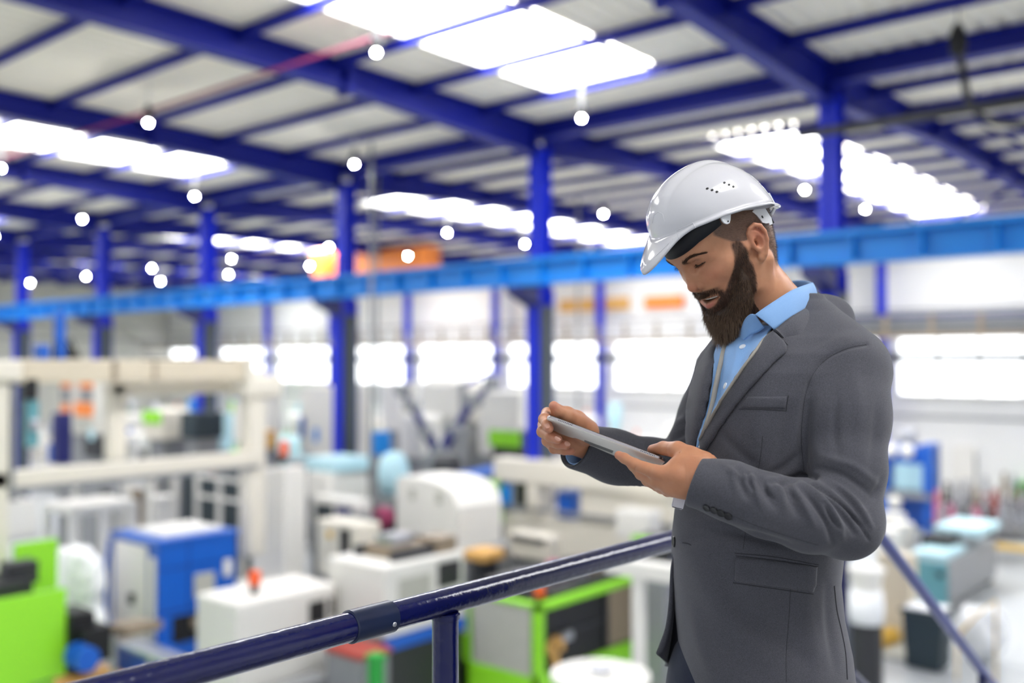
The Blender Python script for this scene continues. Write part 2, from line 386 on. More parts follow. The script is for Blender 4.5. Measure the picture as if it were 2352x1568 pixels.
for k in range(1, 19):
    y = 3.1+k*.29; b.box(PX-.02, PX+.95, y-.28, y, zz(y)-.03, zz(y))
b.build('treads', 'deck_steel', t)
# ================================================================ implicit-surface sculpting
def nrm(v): v = np.asarray(v, float); return v/np.linalg.norm(v)
class Sdf:
    def __init__(s, lo, hi, h):
        s.lo = np.array(lo, float); s.h = h; s.n = np.ceil((np.array(hi)-s.lo)/h).astype(int)+1
        s.d = np.full(s.n, 10.0, np.float32)
        s.ax = [(s.lo[i]+np.arange(s.n[i])*h).astype(np.float32) for i in range(3)]
    def sub(s, lo, hi):
        a = np.clip(np.floor((np.array(lo)-s.lo)/s.h).astype(int), 0, s.n-1); b = np.clip(np.ceil((np.array(hi)-s.lo)/s.h).astype(int)+1, 0, s.n)
        if (b-a < 1).any(): return None
        sl = tuple(slice(x, y) for x, y in zip(a, b))
        X, Y, Z = np.meshgrid(*[s.ax[i][sl[i]] for i in range(3)], indexing='ij', sparse=True)
        return sl, X, Y, Z
    def op(s, fn, lo, hi, k, mode='u'):
        m = k*1.2+3*s.h if mode != 'u' else k*1.2+3*s.h
        r = s.sub(np.array(lo)-m, np.array(hi)+m)
        if r is None: return s
        sl, X, Y, Z = r; b = fn(X, Y, Z).astype(np.float32); a = s.d[sl]
        if mode == 'u':
            if k <= 0: s.d[sl] = np.minimum(a, b)
            else:
                t = np.clip(.5+.5*(b-a)/k, 0, 1); s.d[sl] = b*(1-t)+a*t-k*t*(1-t)
        else:
            b = -b
            if k <= 0: s.d[sl] = np.maximum(a, b)
            else:
                t = np.clip(.5-.5*(b-a)/k, 0, 1); s.d[sl] = b*(1-t)+a*t+k*t*(1-t)
        return s
    def ell(s, c, r, k=0, mode='u', R=None):
        c = np.array(c, float); r = np.array(r, float)
        def fn(X, Y, Z):
            x, y, z = X-c[0], Y-c[1], Z-c[2]
            if R is not None:
                x, y, z = (R[0][0]*x+R[0][1]*y+R[0][2]*z, R[1][0]*x+R[1][1]*y+R[1][2]*z, R[2][0]*x+R[2][1]*y+R[2][2]*z)
            k0 = np.sqrt((x/r[0])**2+(y/r[1])**2+(z/r[2])**2); k1 = np.sqrt((x/r[0]**2)**2+(y/r[1]**2)**2+(z/r[2]**2)**2)+1e-9
            return k0*(k0-1)/k1
        e = r if R is None else np.full(3, r.max())
        return s.op(fn, c-e, c+e, k, mode)
    def cone(s, a, b, ra, rb, k=0, mode='u', sc=None):
        a = np.array(a, float); b = np.array(b, float); ba = b-a; L2 = (ba**2).sum()+1e-12
        def fn(X, Y, Z):
            t = np.clip(((X-a[0])*ba[0]+(Y-a[1])*ba[1]+(Z-a[2])*ba[2])/L2, 0, 1)
            return np.sqrt((X-a[0]-t*ba[0])**2+(Y-a[1]-t*ba[1])**2+(Z-a[2]-t*ba[2])**2)-(ra+(rb-ra)*t)
        m = max(ra, rb); return s.op(fn, np.minimum(a, b)-m, np.maximum(a, b)+m, k, mode)
    def chain(s, pts, rs, k=0, mode='u'):
        for i in range(len(pts)-1): s.cone(pts[i], pts[i+1], rs[i], rs[i+1], k if i == 0 else max(k*.25, .0005), mode) if False else None
        pts = [np.array(p, float) for p in pts]
        m = max(rs); lo = np.min(pts, 0)-m; hi = np.max(pts, 0)+m
        def fn(X, Y, Z):
            d = None
            for i in range(len(pts)-1):
                a, ba = pts[i], pts[i+1]-pts[i]; L2 = (ba**2).sum()+1e-12
                t = np.clip(((X-a[0])*ba[0]+(Y-a[1])*ba[1]+(Z-a[2])*ba[2])/L2, 0, 1)
                q = np.sqrt((X-a[0]-t*ba[0])**2+(Y-a[1]-t*ba[1])**2+(Z-a[2]-t*ba[2])**2)-(rs[i]+(rs[i+1]-rs[i])*t)
                if d is None: d = q
                else:
                    kk = min(rs)*.5; w = np.clip(.5+.5*(q-d)/kk, 0, 1); d = q*(1-w)+d*w-kk*w*(1-w)
            return d
        return s.op(fn, lo, hi, k, mode)
    def mesh(s, smooth=2):
        d = s.d; n = np.array(d.shape); ins = d < 0
        c = np.zeros(n-1, np.int8)
        for i in (0, 1):
            for j in (0, 1):
                for k in (0, 1): c += ins[i:n[0]-1+i, j:n[1]-1+j, k:n[2]-1+k]
        act = (c > 0) & (c < 8); idx = np.full(act.shape, -1, np.int64); cells = np.argwhere(act); idx[act] = np.arange(len(cells))
        acc = np.zeros((len(cells), 3)); cnt = np.zeros(len(cells)); corners = [(i, j, k) for i in (0, 1) for j in (0, 1) for k in (0, 1)]
        val = {cr: d[cells[:, 0]+cr[0], cells[:, 1]+cr[1], cells[:, 2]+cr[2]].astype(float) for cr in corners}
        for a in corners:
            for axx in range(3):
                if a[axx]: continue
                b = list(a); b[axx] = 1; b = tuple(b); va, vb = val[a], val[b]; m = (va < 0) != (vb < 0)
                t = np.where(m, va/(va-vb+1e-20), 0); p = np.tile(np.array(a, float), (len(cells), 1)); p[:, axx] = t
                acc[m] += p[m]; cnt[m] += 1
        V = s.lo+(cells+acc/cnt[:, None])*s.h; F = []
        for axx in range(3):
            sl0 = [slice(None)]*3; sl1 = [slice(None)]*3; sl0[axx] = slice(0, -1); sl1[axx] = slice(1, None)
            A = ins[tuple(sl0)]; B = ins[tuple(sl1)]; e = np.argwhere(A != B); o1, o2 = [(1, 2), (2, 0), (0, 1)][axx]
            ok = (e[:, o1] > 0) & (e[:, o2] > 0) & (e[:, o1] < n[o1]-1) & (e[:, o2] < n[o2]-1); e = e[ok]
            fl = A[e[:, 0], e[:, 1], e[:, 2]]
            def g(a, b):
                q = e.copy(); q[:, o1] -= a; q[:, o2] -= b; return idx[q[:, 0], q[:, 1], q[:, 2]]
            q = np.stack([g(1, 1), g(0, 1), g(0, 0), g(1, 0)], 1); q[~fl] = q[~fl][:, ::-1]; F.append(q)
        F = np.concatenate(F); F = F[(F >= 0).all(1)]
        V = relax(V, F, smooth)
        return V, F
def relax(V, F, it=2, w=.5, mask=None):
    E = np.concatenate([F[:, [i, (i+1) % F.shape[1]]] for i in range(F.shape[1])])
    for _ in range(it):
        acc = np.zeros_like(V); cnt = np.zeros(len(V))
        for a, b in ((0, 1), (1, 0)):
            for c in range(3): acc[:, c] += np.bincount(E[:, a], V[E[:, b], c], len(V))
            cnt += np.bincount(E[:, a], minlength=len(V))
        D = (acc/np.maximum(cnt, 1)[:, None]-V)*w
        V = V+(D if mask is None else D*mask[:, None])
    return V
def normals(V, F):
    a = V[F[:, 1]]-V[F[:, 0]]; b = V[F[:, 2]]-V[F[:, 0]]
    if F.shape[1] == 4: a = V[F[:, 2]]-V[F[:, 0]]; b = V[F[:, 3]]-V[F[:, 1]]
    fn = np.cross(a, b); N = np.zeros_like(V)
    for j in range(F.shape[1]):
        for c in range(3): N[:, c] += np.bincount(F[:, j], fn[:, c], len(V))
    return N/(np.linalg.norm(N, axis=1)[:, None]+1e-12)
# camera-aligned metric frame: x right, y up, z depth
BASIS = np.array([list(VR), list(VU), list(VF)])
def c2w(V): return np.asarray(V) @ BASIS + np.array(list(CAM))
def C(px, py, z): return np.array([(px-1176)/FPX*z, (784-py)/FPX*z, z])
def pix(V): V = np.asarray(V); return np.stack([1176+FPX*V[..., 0]/V[..., 2], 784-FPX*V[..., 1]/V[..., 2]], -1)
def mesh_obj(name, V, F, m, parent=None, world=False, col=None, smooth=True, **kw):
    """V in the camera-aligned frame (or world)"""
    W = V if world else c2w(V)
    F = np.asarray(F)
    if not world: F = F[:, ::-1] if False else F
    me = bpy.data.meshes.new(name); nv, nf, k = len(W), len(F), F.shape[1]
    me.vertices.add(nv); me.vertices.foreach_set('co', np.asarray(W, np.float32).ravel())
    me.loops.add(nf*k); me.loops.foreach_set('vertex_index', F.astype(np.int32).ravel())
    me.polygons.add(nf); me.polygons.foreach_set('loop_start', (np.arange(nf)*k).astype(np.int32))
    try: me.polygons.foreach_set('loop_total', np.full(nf, k, np.int32))
    except Exception: pass
    me.update(calc_edges=True)
    if smooth: me.polygons.foreach_set('use_smooth', np.ones(nf, bool))
    if col is not None:
        a = me.color_attributes.new('Col', 'FLOAT_COLOR', 'POINT'); c4 = np.ones((nv, 4), np.float32); c4[:, :3] = col; a.data.foreach_set('color', c4.ravel())
    me.materials.append(MATS[m] if isinstance(m, str) else m)
    o = bpy.data.objects.new(name, me); COL.objects.link(o)
    if parent is not None:
        o.parent = parent; pm = parent.matrix_basis.copy(); q = parent.parent
        while q is not None: pm = q.matrix_basis @ pm; q = q.parent
        o.matrix_basis = pm.inverted()
    return tag(o, **kw)
def tri(F):
    return np.concatenate([F[:, [0, 1, 2]], F[:, [0, 2, 3]]]) if F.shape[1] == 4 else F
def bvh_of(V, F): return BVHTree.FromPolygons([Vector(v) for v in V], [list(map(int, f)) for f in F])
def cast(bvh, px, py):
    d = Vector(((px-1176)/FPX, (784-py)/FPX, 1)).normalized(); h = bvh.ray_cast(Vector((0, 0, 0)), d)
    return (np.array(h[0]), np.array(h[1])) if h[0] is not None else (None, None)
def seg_dist(Q, pl):
    """distance of 2d points Q to polyline pl, and arc parameter 0..1"""
    pl = np.array(pl, float); L = np.linalg.norm(np.diff(pl, axis=0), axis=1); cum = np.concatenate([[0], np.cumsum(L)]); best = np.full(len(Q), 1e9); par = np.zeros(len(Q)); side = np.zeros(len(Q))
    for i in range(len(pl)-1):
        a, ba = pl[i], pl[i+1]-pl[i]; t = np.clip(((Q-a)@ba)/(ba@ba+1e-9), 0, 1); e = Q-a-t[:, None]*ba; dd = np.sqrt((e**2).sum(1)); m = dd < best
        best[m] = dd[m]; par[m] = (cum[i]+t[m]*L[i])/cum[-1]; side[m] = np.sign(ba[0]*e[m, 1]-ba[1]*e[m, 0])
    return best, par, side
def in_poly(Q, poly):
    poly = np.array(poly, float); r = np.zeros(len(Q), bool); j = len(poly)-1
    for i in range(len(poly)):
        a, b = poly[i], poly[j]; m = ((a[1] > Q[:, 1]) != (b[1] > Q[:, 1])); x = (b[0]-a[0])*(Q[:, 1]-a[1])/(b[1]-a[1]+1e-12)+a[0]; r ^= m & (Q[:, 0] < x); j = i
    return r
def spline(pts, n):
    """Catmull-Rom through points, n samples"""
    P_ = np.array(pts, float); 
    if len(P_) < 3: return np.array([P_[0]+(P_[-1]-P_[0])*t for t in np.linspace(0, 1, n)])
    Q = np.vstack([2*P_[0]-P_[1], P_, 2*P_[-1]-P_[-2]]); m = len(P_)-1; out = []
    for s_ in np.linspace(0, m, n):
        i = min(int(s_), m-1); t = s_-i; a, b, c, d = Q[i], Q[i+1], Q[i+2], Q[i+3]
        out.append(.5*((2*b)+(-a+c)*t+(2*a-5*b+4*c-d)*t*t+(-a+3*b-3*c+d)*t**3))
    return np.array(out)
def displace(V, N, strokes, gate=True):
    """sculpt strokes: (polyline px, amplitude m, width px); positive pushes out"""
    Q = pix(V); face = np.clip(-(N*(V/np.linalg.norm(V, axis=1)[:, None])).sum(1)*2.5, 0, 1) if gate else np.ones(len(V)); D = np.zeros(len(V))
    for st in strokes:
        pl, a, w = st[:3]; pl = spline(pl, max(2, len(pl)*6)); lo = pl.min(0)-3*w; hi = pl.max(0)+3*w
        m = np.where((Q > lo).all(1) & (Q < hi).all(1))[0]
        if not len(m): continue
        d, t, sd = seg_dist(Q[m], pl); tp = np.sin(np.pi*np.clip(t*.9+.05, 0, 1))**.6 if len(st) < 4 else 1
        D[m] += a*np.exp(-(d/w)**2)*tp
    return V+N*(D*face)[:, None]
def patch(bvh, poly, off, thick, step=5., edge_round=0., sm=2, snap=True):
    """cloth piece lying on a surface: outline in px, projected on it from the front; returns V,F (closed, with thickness)"""
    poly = np.array(poly, float); b = []
    for i in range(len(poly)):
        a, c = poly[i], poly[(i+1) % len(poly)]; n = max(1, int(np.linalg.norm(c-a)/step)); b += [a+(c-a)*t/n for t in range(n)]
    b = np.array(b); lo, hi = b.min(0), b.max(0)
    gx, gy = np.meshgrid(np.arange(lo[0]+step/2, hi[0], step), np.arange(lo[1]+step/2, hi[1], step)); G = np.stack([gx.ravel(), gy.ravel()], 1)
    G = G[in_poly(G, b)]; 
    if len(G): dd, _, _ = seg_dist(G, np.vstack([b, b[:1]])); G = G[dd > step*.5]
    pts = np.vstack([b, G]) if len(G) else b
    vs, _, fs, _, _, _ = geometry.delaunay_2d_cdt([Vector(p) for p in pts], [], [list(range(len(b)))], 1, 1e-4)
    vs = np.array([list(v) for v in vs]); fs = np.array([list(f) for f in fs]); hits = []; last = None
    for p in vs:
        q, n_ = cast(bvh, p[0], p[1])
        if q is None: q = None
        hits.append(q)
    known = np.array([h is not None for h in hits]); kd = np.array([h[2] if h is not None else 0 for h in hits])
    for i in np.where(~known)[0]:
        dd = ((vs-vs[i])**2).sum(1); dd[~known] = 1e12; kd[i] = kd[np.argmin(dd)]
    V = np.array([C(p[0], p[1], z) for p, z in zip(vs, kd)])
    if sm: V = relax(V, fs, sm)
    N = normals(V, fs); s = np.sign((N*V).sum(1).mean()); N = -N*s
    if s < 0: pass
    else: fs = fs[:, ::-1]
    dd, _, _ = seg_dist(vs, np.vstack([b, b[:1]])); er = np.ones(len(V)) if edge_round <= 0 else .35+.65*np.sqrt(np.clip(dd/edge_round, 0, 1))
    top = V+N*(off+thick*er)[:, None]; bot = V+N*off-N*.001
    nb = len(V); Fq = [list(f) for f in fs]+[[i+nb for i in f[::-1]] for f in fs]
    E = {}
    for f in fs:
        for i in range(3):
            e = (f[i], f[(i+1) % 3]); E[e] = 1
    for (a, c) in list(E):
        if (c, a) not in E: Fq += [[c, a, a+nb], [c, a+nb, c+nb]]
    return np.vstack([top, bot]), np.array(Fq)
def ribbon(A, B, n, m_, thick=.002, bulge=0.):
    """surface between two 3-D curves in the camera frame"""
    A = spline(A, n); B = spline(B, n); V = []
    for i in range(n):
        for j in range(m_):
            t = j/(m_-1); V.append(A[i]*(1-t)+B[i]*t)
    V = np.array(V); F = np.array([[i*m_+j, (i+1)*m_+j, (i+1)*m_+j+1, i*m_+j+1] for i in range(n-1) for j in range(m_-1)])
    N = normals(V, F); s = np.sign((N*V).sum()); 
    if s > 0: N = -N; F = F[:, ::-1]
    if bulge:
        t = np.tile(np.linspace(0, 1, m_), n); V = V+N*(np.sin(np.pi*t)*bulge)[:, None]
    k = len(V); W = np.vstack([V+N*thick/2, V-N*thick/2]); bd = [i*m_ for i in range(n)]+[(n-1)*m_+j for j in range(1, m_)]+[i*m_+m_-1 for i in range(n-2, -1, -1)]+[j for j in range(m_-2, 0, -1)]
    S = [[bd[i], bd[(i+1) % len(bd)], bd[(i+1) % len(bd)]+k, bd[i]+k] for i in range(len(bd))]
    return W, np.vstack([F, F[:, ::-1]+k, np.array(S)])
def tubeC(pts, r, n=8):
    """tube through camera-frame points"""
    m = MB(); m.tube([Vector(p) for p in pts], r, n); V = np.array(m.v); F = [f for f in m.f if len(f) == 4]; return V, np.array(F)
def join(parts):
    V, F, k = [], [], 0
    for v, f in parts: V.append(v); F.append(np.asarray(f)+k); k += len(v)
    return np.vstack(V), np.vstack(F)
# ================================================================ machinery on the shop floor
R2 = random.Random(11)
def G(px, z):
    """floor point under pixel column px at view depth z -> world X, Y"""
    p = P(px, 830, z); return p.x, p.y
def HZ(py, z): return 5-(py-830)/FPX*z
def part(nm, m_, t, boxes, bev=.012):
    b = MB()
    for q in boxes: b.box(*q, bev)
    return b.build(nm, m_, t)
def vcyl(nm, m_, t, x, y, z0, z1, r, n=16, top=None):
    b = MB(); b.lathe([(r, z0), (r, z1), ((top if top is not None else r*.96), z1+.01)], (x, y, 0), n); return b.build(nm, m_, t, 'auto')
def beacon(t, x, y, z, m_='beacon_orange', r=.045, h=.14):
    b = MB(); b.lathe([(r*.7, z-.12), (r*.7, z)], (x, y, 0), 12); o = b.build('beacon', 'dark_metal', t); b = MB(); b.lathe([(r, z), (r, z+h), (r*.6, z+h+.02)], (x, y, 0), 14); b.build('beacon_light', m_, o, 'auto')
def legs(t, pts, z0, z1, w, m_):
    for (x, y) in pts: part('leg', m_, t, [(x-w, x+w, y-w, y+w, z0, z1)], .005)
# --- lime green machine at the left edge
X, Y = G(158, 12.9); t = thing('moulding_machine', (X-.6, Y-1, 0), 'machine with a plain lime green side guard at the bottom left corner', 'machine')
z1 = HZ(1347, 12.9)
part('side_guard', 'lime_paint', t, [(X-.06, X, Y-2.2, Y, z1-1.15, z1)], .01); part('base_frame', 'lime_paint', t, [(X-1.3, X-.1, Y-2.4, Y-.1, 0, z1-1.2)]); part('hood', 'lime_paint', t, [(X-1.3, X-.07, Y-2.3, Y-.4, z1-1.2, z1-.1)])
part('top_clutter', 'dark_metal', t, [(X-1.1, X-.3, Y-.9, Y-.3, z1-.1, z1+.12), (X-.9, X-.6, Y-.5, Y-.1, z1, z1+.3)]); part('far_guard', 'lime_paint', t, [(X-1.45, X-1.35, Y-.1, Y+.5, z1-.3, z1+.42)])
part('clamp_unit', 'black_part', t, [(X-.5, X+.1, Y+.02, Y+.35, z1-1.15, z1-.35), (X-.3, X+.25, Y+.1, Y+.5, z1-1.0, z1-.55)])
x, y = G(185, 12.7)
for k in range(2):
    b = MB(); b.lathe([(.16, -.05), (.16, .05)], (0, 0, 0), 20, 'x'); b.v = [(x+k*.24+a, y+b_, HZ(1500, 12.7)+c) for a, b_, c in b.v]; b.build('valve_wheel', 'machine_blue', t, 'auto')
# --- conveyor in front of the blue machine
t = thing('belt_conveyor', tuple(G(330, 13.2))+(0,), 'brown belt conveyor running behind the left part of the railing', 'conveyor')
a, c = P(262, 1459, 13.4), P(345, 1440, 14.1)
b = MB(); d_ = (c-a).normalized(); s_ = Vector((-d_.y, d_.x, 0))*.22
for w0, w1, nm, m_ in ((Vector((0, 0, 0)), Vector((0, 0, .12)), 'side_panel', 'brown_steel'), ):
    b.add([a-s_, c-s_, c+s_, a+s_, a-s_+w1, c-s_+w1, c+s_+w1, a+s_+w1], [(3, 2, 1, 0), (4, 5, 6, 7), (0, 1, 5, 4), (1, 2, 6, 5), (2, 3, 7, 6), (3, 0, 4, 7)]); b.build(nm, m_, t)
legs(t, [(a.x, a.y), (c.x, c.y)], 0, a.z+.02, .03, 'steel')
a2 = P(280, 1480, 12.4); part('feed_tray', 'steel', t, [(a2.x-.1, a2.x+1.3, a2.y, a2.y+.3, a2.z-.05, a2.z)], .01)
# --- blue machine with a white door
zc = 15.0; X, Y = G(366, zc); zt = HZ(1243, zc); t = thing('extruder_cabinet', (X-.6, Y+.7, 0), 'tall bright blue machine cabinet with a white door on its left side', 'machine')
part('housing', 'machine_blue', t, [(X-1.42, X, Y, Y+1.40, 0, zt)], .02)
part('door', 'white_metal', t, [(X-1.28, X-.28, Y-.04, Y-.005, zt-1.75, zt-.10)], .02); part('narrow_door', 'white_metal', t, [(X-.22, X-.04, Y-.03, Y-.005, zt-1.5, zt-.25)], .01)
o = part('top_tray', 'white_metal', t, [(X-1.15, X-.2, Y+.2, Y+1.25, zt, zt+.07)]); part('rim', 'machine_blue', t, [(X-1.46, X+.03, Y-.03, Y+1.43, zt-.06, zt+.012)], .01)
part('screen_panel', 'grey_panel', t, [(X+.005, X+.03, Y+.62, Y+.98, zt-.98, zt-.60)]); part('round_dial', 'white_metal', t, [(X+.005, X+.03, Y+1.15, Y+1.30, zt-.72, zt-.45)], .01)
part('side_seam', 'navy_paint', t, [(X+.001, X+.006, Y+.02, Y+1.38, zt-.45, zt-.435), (X+.001, X+.006, Y+.52, Y+.535, zt-1.1, zt-.05), (X+.001, X+.006, Y+.02, Y+1.38, zt-1.12, zt-1.10)], 0)
part('recess', 'black_part', t, [(X+.003, X+.012, Y+.25, Y+.72, zt-1.62, zt-1.2), (X+.003, X+.012, Y+.8, Y+1.25, zt-1.7, zt-1.18)], 0); part('valve_block', 'brown_steel', t, [(X+.01, X+.10, Y+.55, Y+.85, zt-1.42, zt-1.28)]); part('handle', 'black_part', t, [(X-.75, X-.62, Y-.09, Y-.035, zt-1.05, zt-.88)])
part('vertical_pipe', 'grey_metal', t, [(X+.01, X+.06, Y+1.02, Y+1.14, zt-1.8, zt-1.15)])
b = MB(); b.tube([(X-1.4, Y-.05, zt-.1), (X-1.46, Y-.08, zt-.6), (X-1.45, Y-.08, zt-1.3), (X-1.2, Y-.1, zt-1.75)], .035, 8); b.build('hose', 'machine_blue', t, True)
part('lower_pump', 'machine_blue', t, [(X+.05, X+.5, Y-.25, Y+.15, zt-1.85, zt-1.55), (X+.6, X+.9, Y+.05, Y+.4, zt-1.9, zt-1.7)], .06)
# --- plastic wrapped bag pile
Wb = Sdf((-1.0, -.8, 0), (1.0, .8, 2.3), .05)
for (cx, cy, cz, rx, ry, rz) in ((0, 0, .7, .75, .6, .7), (.1, 0, 1.45, .62, .55, .5), (-.45, .1, 1.3, .42, .4, .42), (.3, -.1, 1.75, .35, .35, .25), (-.2, -.2, 1.7, .3, .3, .22), (.35, -.35, .6, .3, .25, .5)): Wb.ell((cx, cy, cz), (rx, ry, rz), .1)
V_, F_ = Wb.mesh(1); Nn = normals(V_, F_); V_ = V_+Nn*(.03*np.sin(V_[:, 0]*17+V_[:, 2]*9)*np.sin(V_[:, 1]*13-V_[:, 2]*14))[:, None]; del Wb
bx, by = G(176, 15.3); mesh_obj('wrapped_bag', V_*np.array([1.05, .6, 1])+np.array([bx, by, .15]), F_, 'plastic_wrap', None, True, label='large white plastic wrapped bag beside the blue machine', cat='bag')
part('pallet', 'tan_card', tag(thing('pallet', (bx, by, 0), 'wooden pallet under the white wrapped bag', 'pallet')), [(bx-.6, bx+.6, by-.5, by+.5, 0, .14)], 0)
# --- white low machine behind the railing
zc = 12.3; X, Y = G(548, zc); zt = HZ(1386, zc); t = thing('control_cabinet', (X-.5, Y+1, 0), 'long low white machine housing with dark window slots behind the railing', 'machine')
part('housing', 'white_metal', t, [(X-.95, X, Y, Y+1.6, 0, zt)], .04)
part('window_slot', 'black_part', t, [(X+.002, X+.012, Y+1.12, Y+1.40, zt-.48, zt-.18)], 0); part('window_slot', 'black_part', t, [(X+.002, X+.012, Y+1.47, Y+1.55, zt-.44, zt-.18)], 0)
part('plinth', 'grey_metal', t, [(X-.9, X+.02, Y+.02, Y+1.55, 0, .25)]); beacon(t, X-.35, Y+.5, zt+.12, r=.08, h=.16); 
part('pipe_tray', 'grey_metal', t, [(X+.03, X+.4, Y-.3, Y+1.2, zt-1.35, zt-1.1)]); 
# --- large white machine with dark base and blue stripe
zc = 13.0; X, Y = G(885, zc); zt = HZ(1302, zc); t = thing('moulding_machine', (X-.6, Y+.9, 0), 'large white machine with dark grey base and blue stripe left of the railing post', 'machine')
part('housing', 'white_metal', t, [(X-1.2, X, Y, Y+1.55, zt-.95, zt)], .03); part('blue_stripe', 'machine_blue', t, [(X-.03, X+.02, Y-.01, Y+1.56, zt-1.13, zt-.955)], .01)
part('base', 'dark_metal', t, [(X-.98, X-.02, Y+.05, Y+1.5, 0, zt-1.13)], .02); part('side_base', 'grey_metal', t, [(X-1.2, X-.1, Y-.02, Y+.04, 0, zt-.96)])
part('vent_grille', 'grey_panel', t, [(X+.003, X+.012, Y+.25, Y+.85, zt-.6, zt-.2)], 0); part('dark_window', 'dark_metal', t, [(X+.003, X+.012, Y+1.0, Y+1.45, zt-.45, zt-.1)], 0)
part('mould_block', 'brown_steel', t, [(X-.85, X-.3, Y+.4, Y+1.1, zt, zt+.16), (X-.5, X-.1, Y+1.1, Y+1.5, zt, zt+.22)]); part('mould_plate', 'steel', t, [(X-.75, X-.4, Y+.5, Y+.9, zt+.16, zt+.3)]); part('clamp_bar', 'dark_metal', t, [(X-1.0, X-.9, Y+.3, Y+1.5, zt+.0, zt+.14)]); part('clamp_bar', 'dark_metal', t, [(X-.25, X-.15, Y+.3, Y+1.5, zt, zt+.14)])

# --- rounded white guard hood behind it
zc = 16.2; X, Y = G(1052, zc); z0, zt = HZ(1262, zc), HZ(1108, zc); t = thing('guard_hood', (X-.8, Y+.5, 0), 'rounded white machine guard hood with two small windows in the middle', 'machine guard')
b = MB(); b.prism([(X-1.5, z0), (X, z0), (X, zt-.42), (X-.12, zt-.18), (X-.4, zt-.05), (X-.8, zt), (X-1.42, zt), (X-1.5, zt-.08)], Y, Y+1.1, 'y'); b.build('hood', 'white_metal', t)
for k in (.35, 1.0): part('sight_window', 'grey_panel', t, [(X-1.5+k, X-1.36+k, Y-.02, Y-.002, zt-.38, zt-.18)], .005)
part('machine_bed', 'grey_metal', t, [(X-2.2, X+.3, Y-.1, Y+1.2, 0, z0)])
# --- red and green crates at the bottom
for (px, py, zc, w, m_, lab, nm) in ((790, 1490, 12.5, .34, 'red_brown', 'red topped crate at the bottom beside the railing post', 'crate'), (856, 1500, 12.0, .08, 'green_box', 'small green bin at the bottom left of the railing post', 'bin')):
    X, Y = G(px, zc); zt = HZ(py, zc); t = thing(nm, (X, Y, 0), lab, nm)
    part('body', 'grey_metal' if nm == 'crate' else m_, t, [(X-w, X+w, Y, Y+(.5 if nm == 'crate' else .14), zt-.75, zt-.07)]); part('lid', m_, t, [(X-w-.02, X+w+.02, Y-.02, Y+(.52 if nm == 'crate' else .16), zt-.07, zt)]); part('stand', 'dark_metal', t, [(X-w*.8, X+w*.8, Y+.02, Y+(.45 if nm == 'crate' else .12), 0, zt-.75)])
# --- lime green machine with a grey door
zc = 13.4; X, Y = G(1238, zc); zt = HZ(1388, zc); t = thing('moulding_machine', (X-.7, Y+1.1, 0), 'lime green machine with a grey door and dark open side under the railing', 'machine')
L_, W_ = 3.0, 1.62; w = .13
part('frame', 'lime_paint', t, [(X-w, X, Y, Y+w, 0, zt), (X-W_, X-W_+.3, Y, Y+w, 0, zt), (X-W_, X, Y, Y+w, zt-.06, zt), (X-W_, X, Y, Y+w, 0, zt-1.02), (X-w, X, Y, Y+L_, zt-.1, zt), (X-w, X+.02, Y, Y+L_, 0, zt-.98), (X-w, X, Y+L_-.3, Y+L_, 0, zt+.1), (X-w, X+.02, Y+L_*.84, Y+L_*.87, 0, zt+.05)], .01)
part('door', 'grey_panel', t, [(X-W_+.34, X-w-.04, Y+.02, Y+.06, zt-1.02, zt-.07)], .01); part('notice_sheet', 'white_metal', t, [(X-W_+.02, X-W_+.28, Y-.012, Y-.002, zt-.62, zt-.08)], 0)
part('dark_interior', 'black_part', t, [(X-W_+.05, X-.06, Y+.1, Y+L_-.05, .2, zt-.12)], 0); part('side_window', 'brown_steel', t, [(X-.055, X-.03, Y+1.72, Y+2.5, zt-.95, zt-.1)], 0)
part('side_rib', 'dark_metal', t, [(X-.05, X-.02, Y+1.62, Y+1.70, zt-.95, zt-.1), (X-.058, X-.04, Y+.15, Y+1.6, zt-.55, zt-.50)], 0)
part('ejector', 'tan_card', t, [(X-.05, X+.03, Y+.2, Y+.55, zt-.72, zt-.55), (X-.05, X+.03, Y+.3, Y+.42, zt-.9, zt-.5)]); part('nozzle', 'steel', t, [(X-.05, X+.05, Y+.5, Y+.72, zt-.6, zt-.48)])
part('mould_half', 'steel', t, [(X-1.0, X-.5, Y+.6, Y+.9, zt-.1, zt+.22)]); part('mould_half', 'steel', t, [(X-.95, X-.35, Y+1.3, Y+1.6, zt-.1, zt+.26)]); part('mould_half', 'brown_steel', t, [(X-.8, X-.3, Y+1.8, Y+2.2, zt-.1, zt+.3)])
part('hydraulic_block', 'dark_metal', t, [(X-1.3, X-1.05, Y+.3, Y+2.4, zt-.1, zt+.15), (X-.3, X-.12, Y+.4, Y+2.2, zt-.1, zt+.1)]); part('red_caps', 'pink_part', t, [(X-.75, X-.55, Y+1.1, Y+1.25, zt+.1, zt+.34), (X-.35, X-.2, Y+2.3, Y+2.5, zt+.05, zt+.3)]); beacon(t, X-.22, Y+.28, zt+.05, r=.075, h=.16)
part('hose_block', 'machine_blue', t, [(X-.6, X-.45, Y+1.65, Y+1.8, zt+.1, zt+.3)])
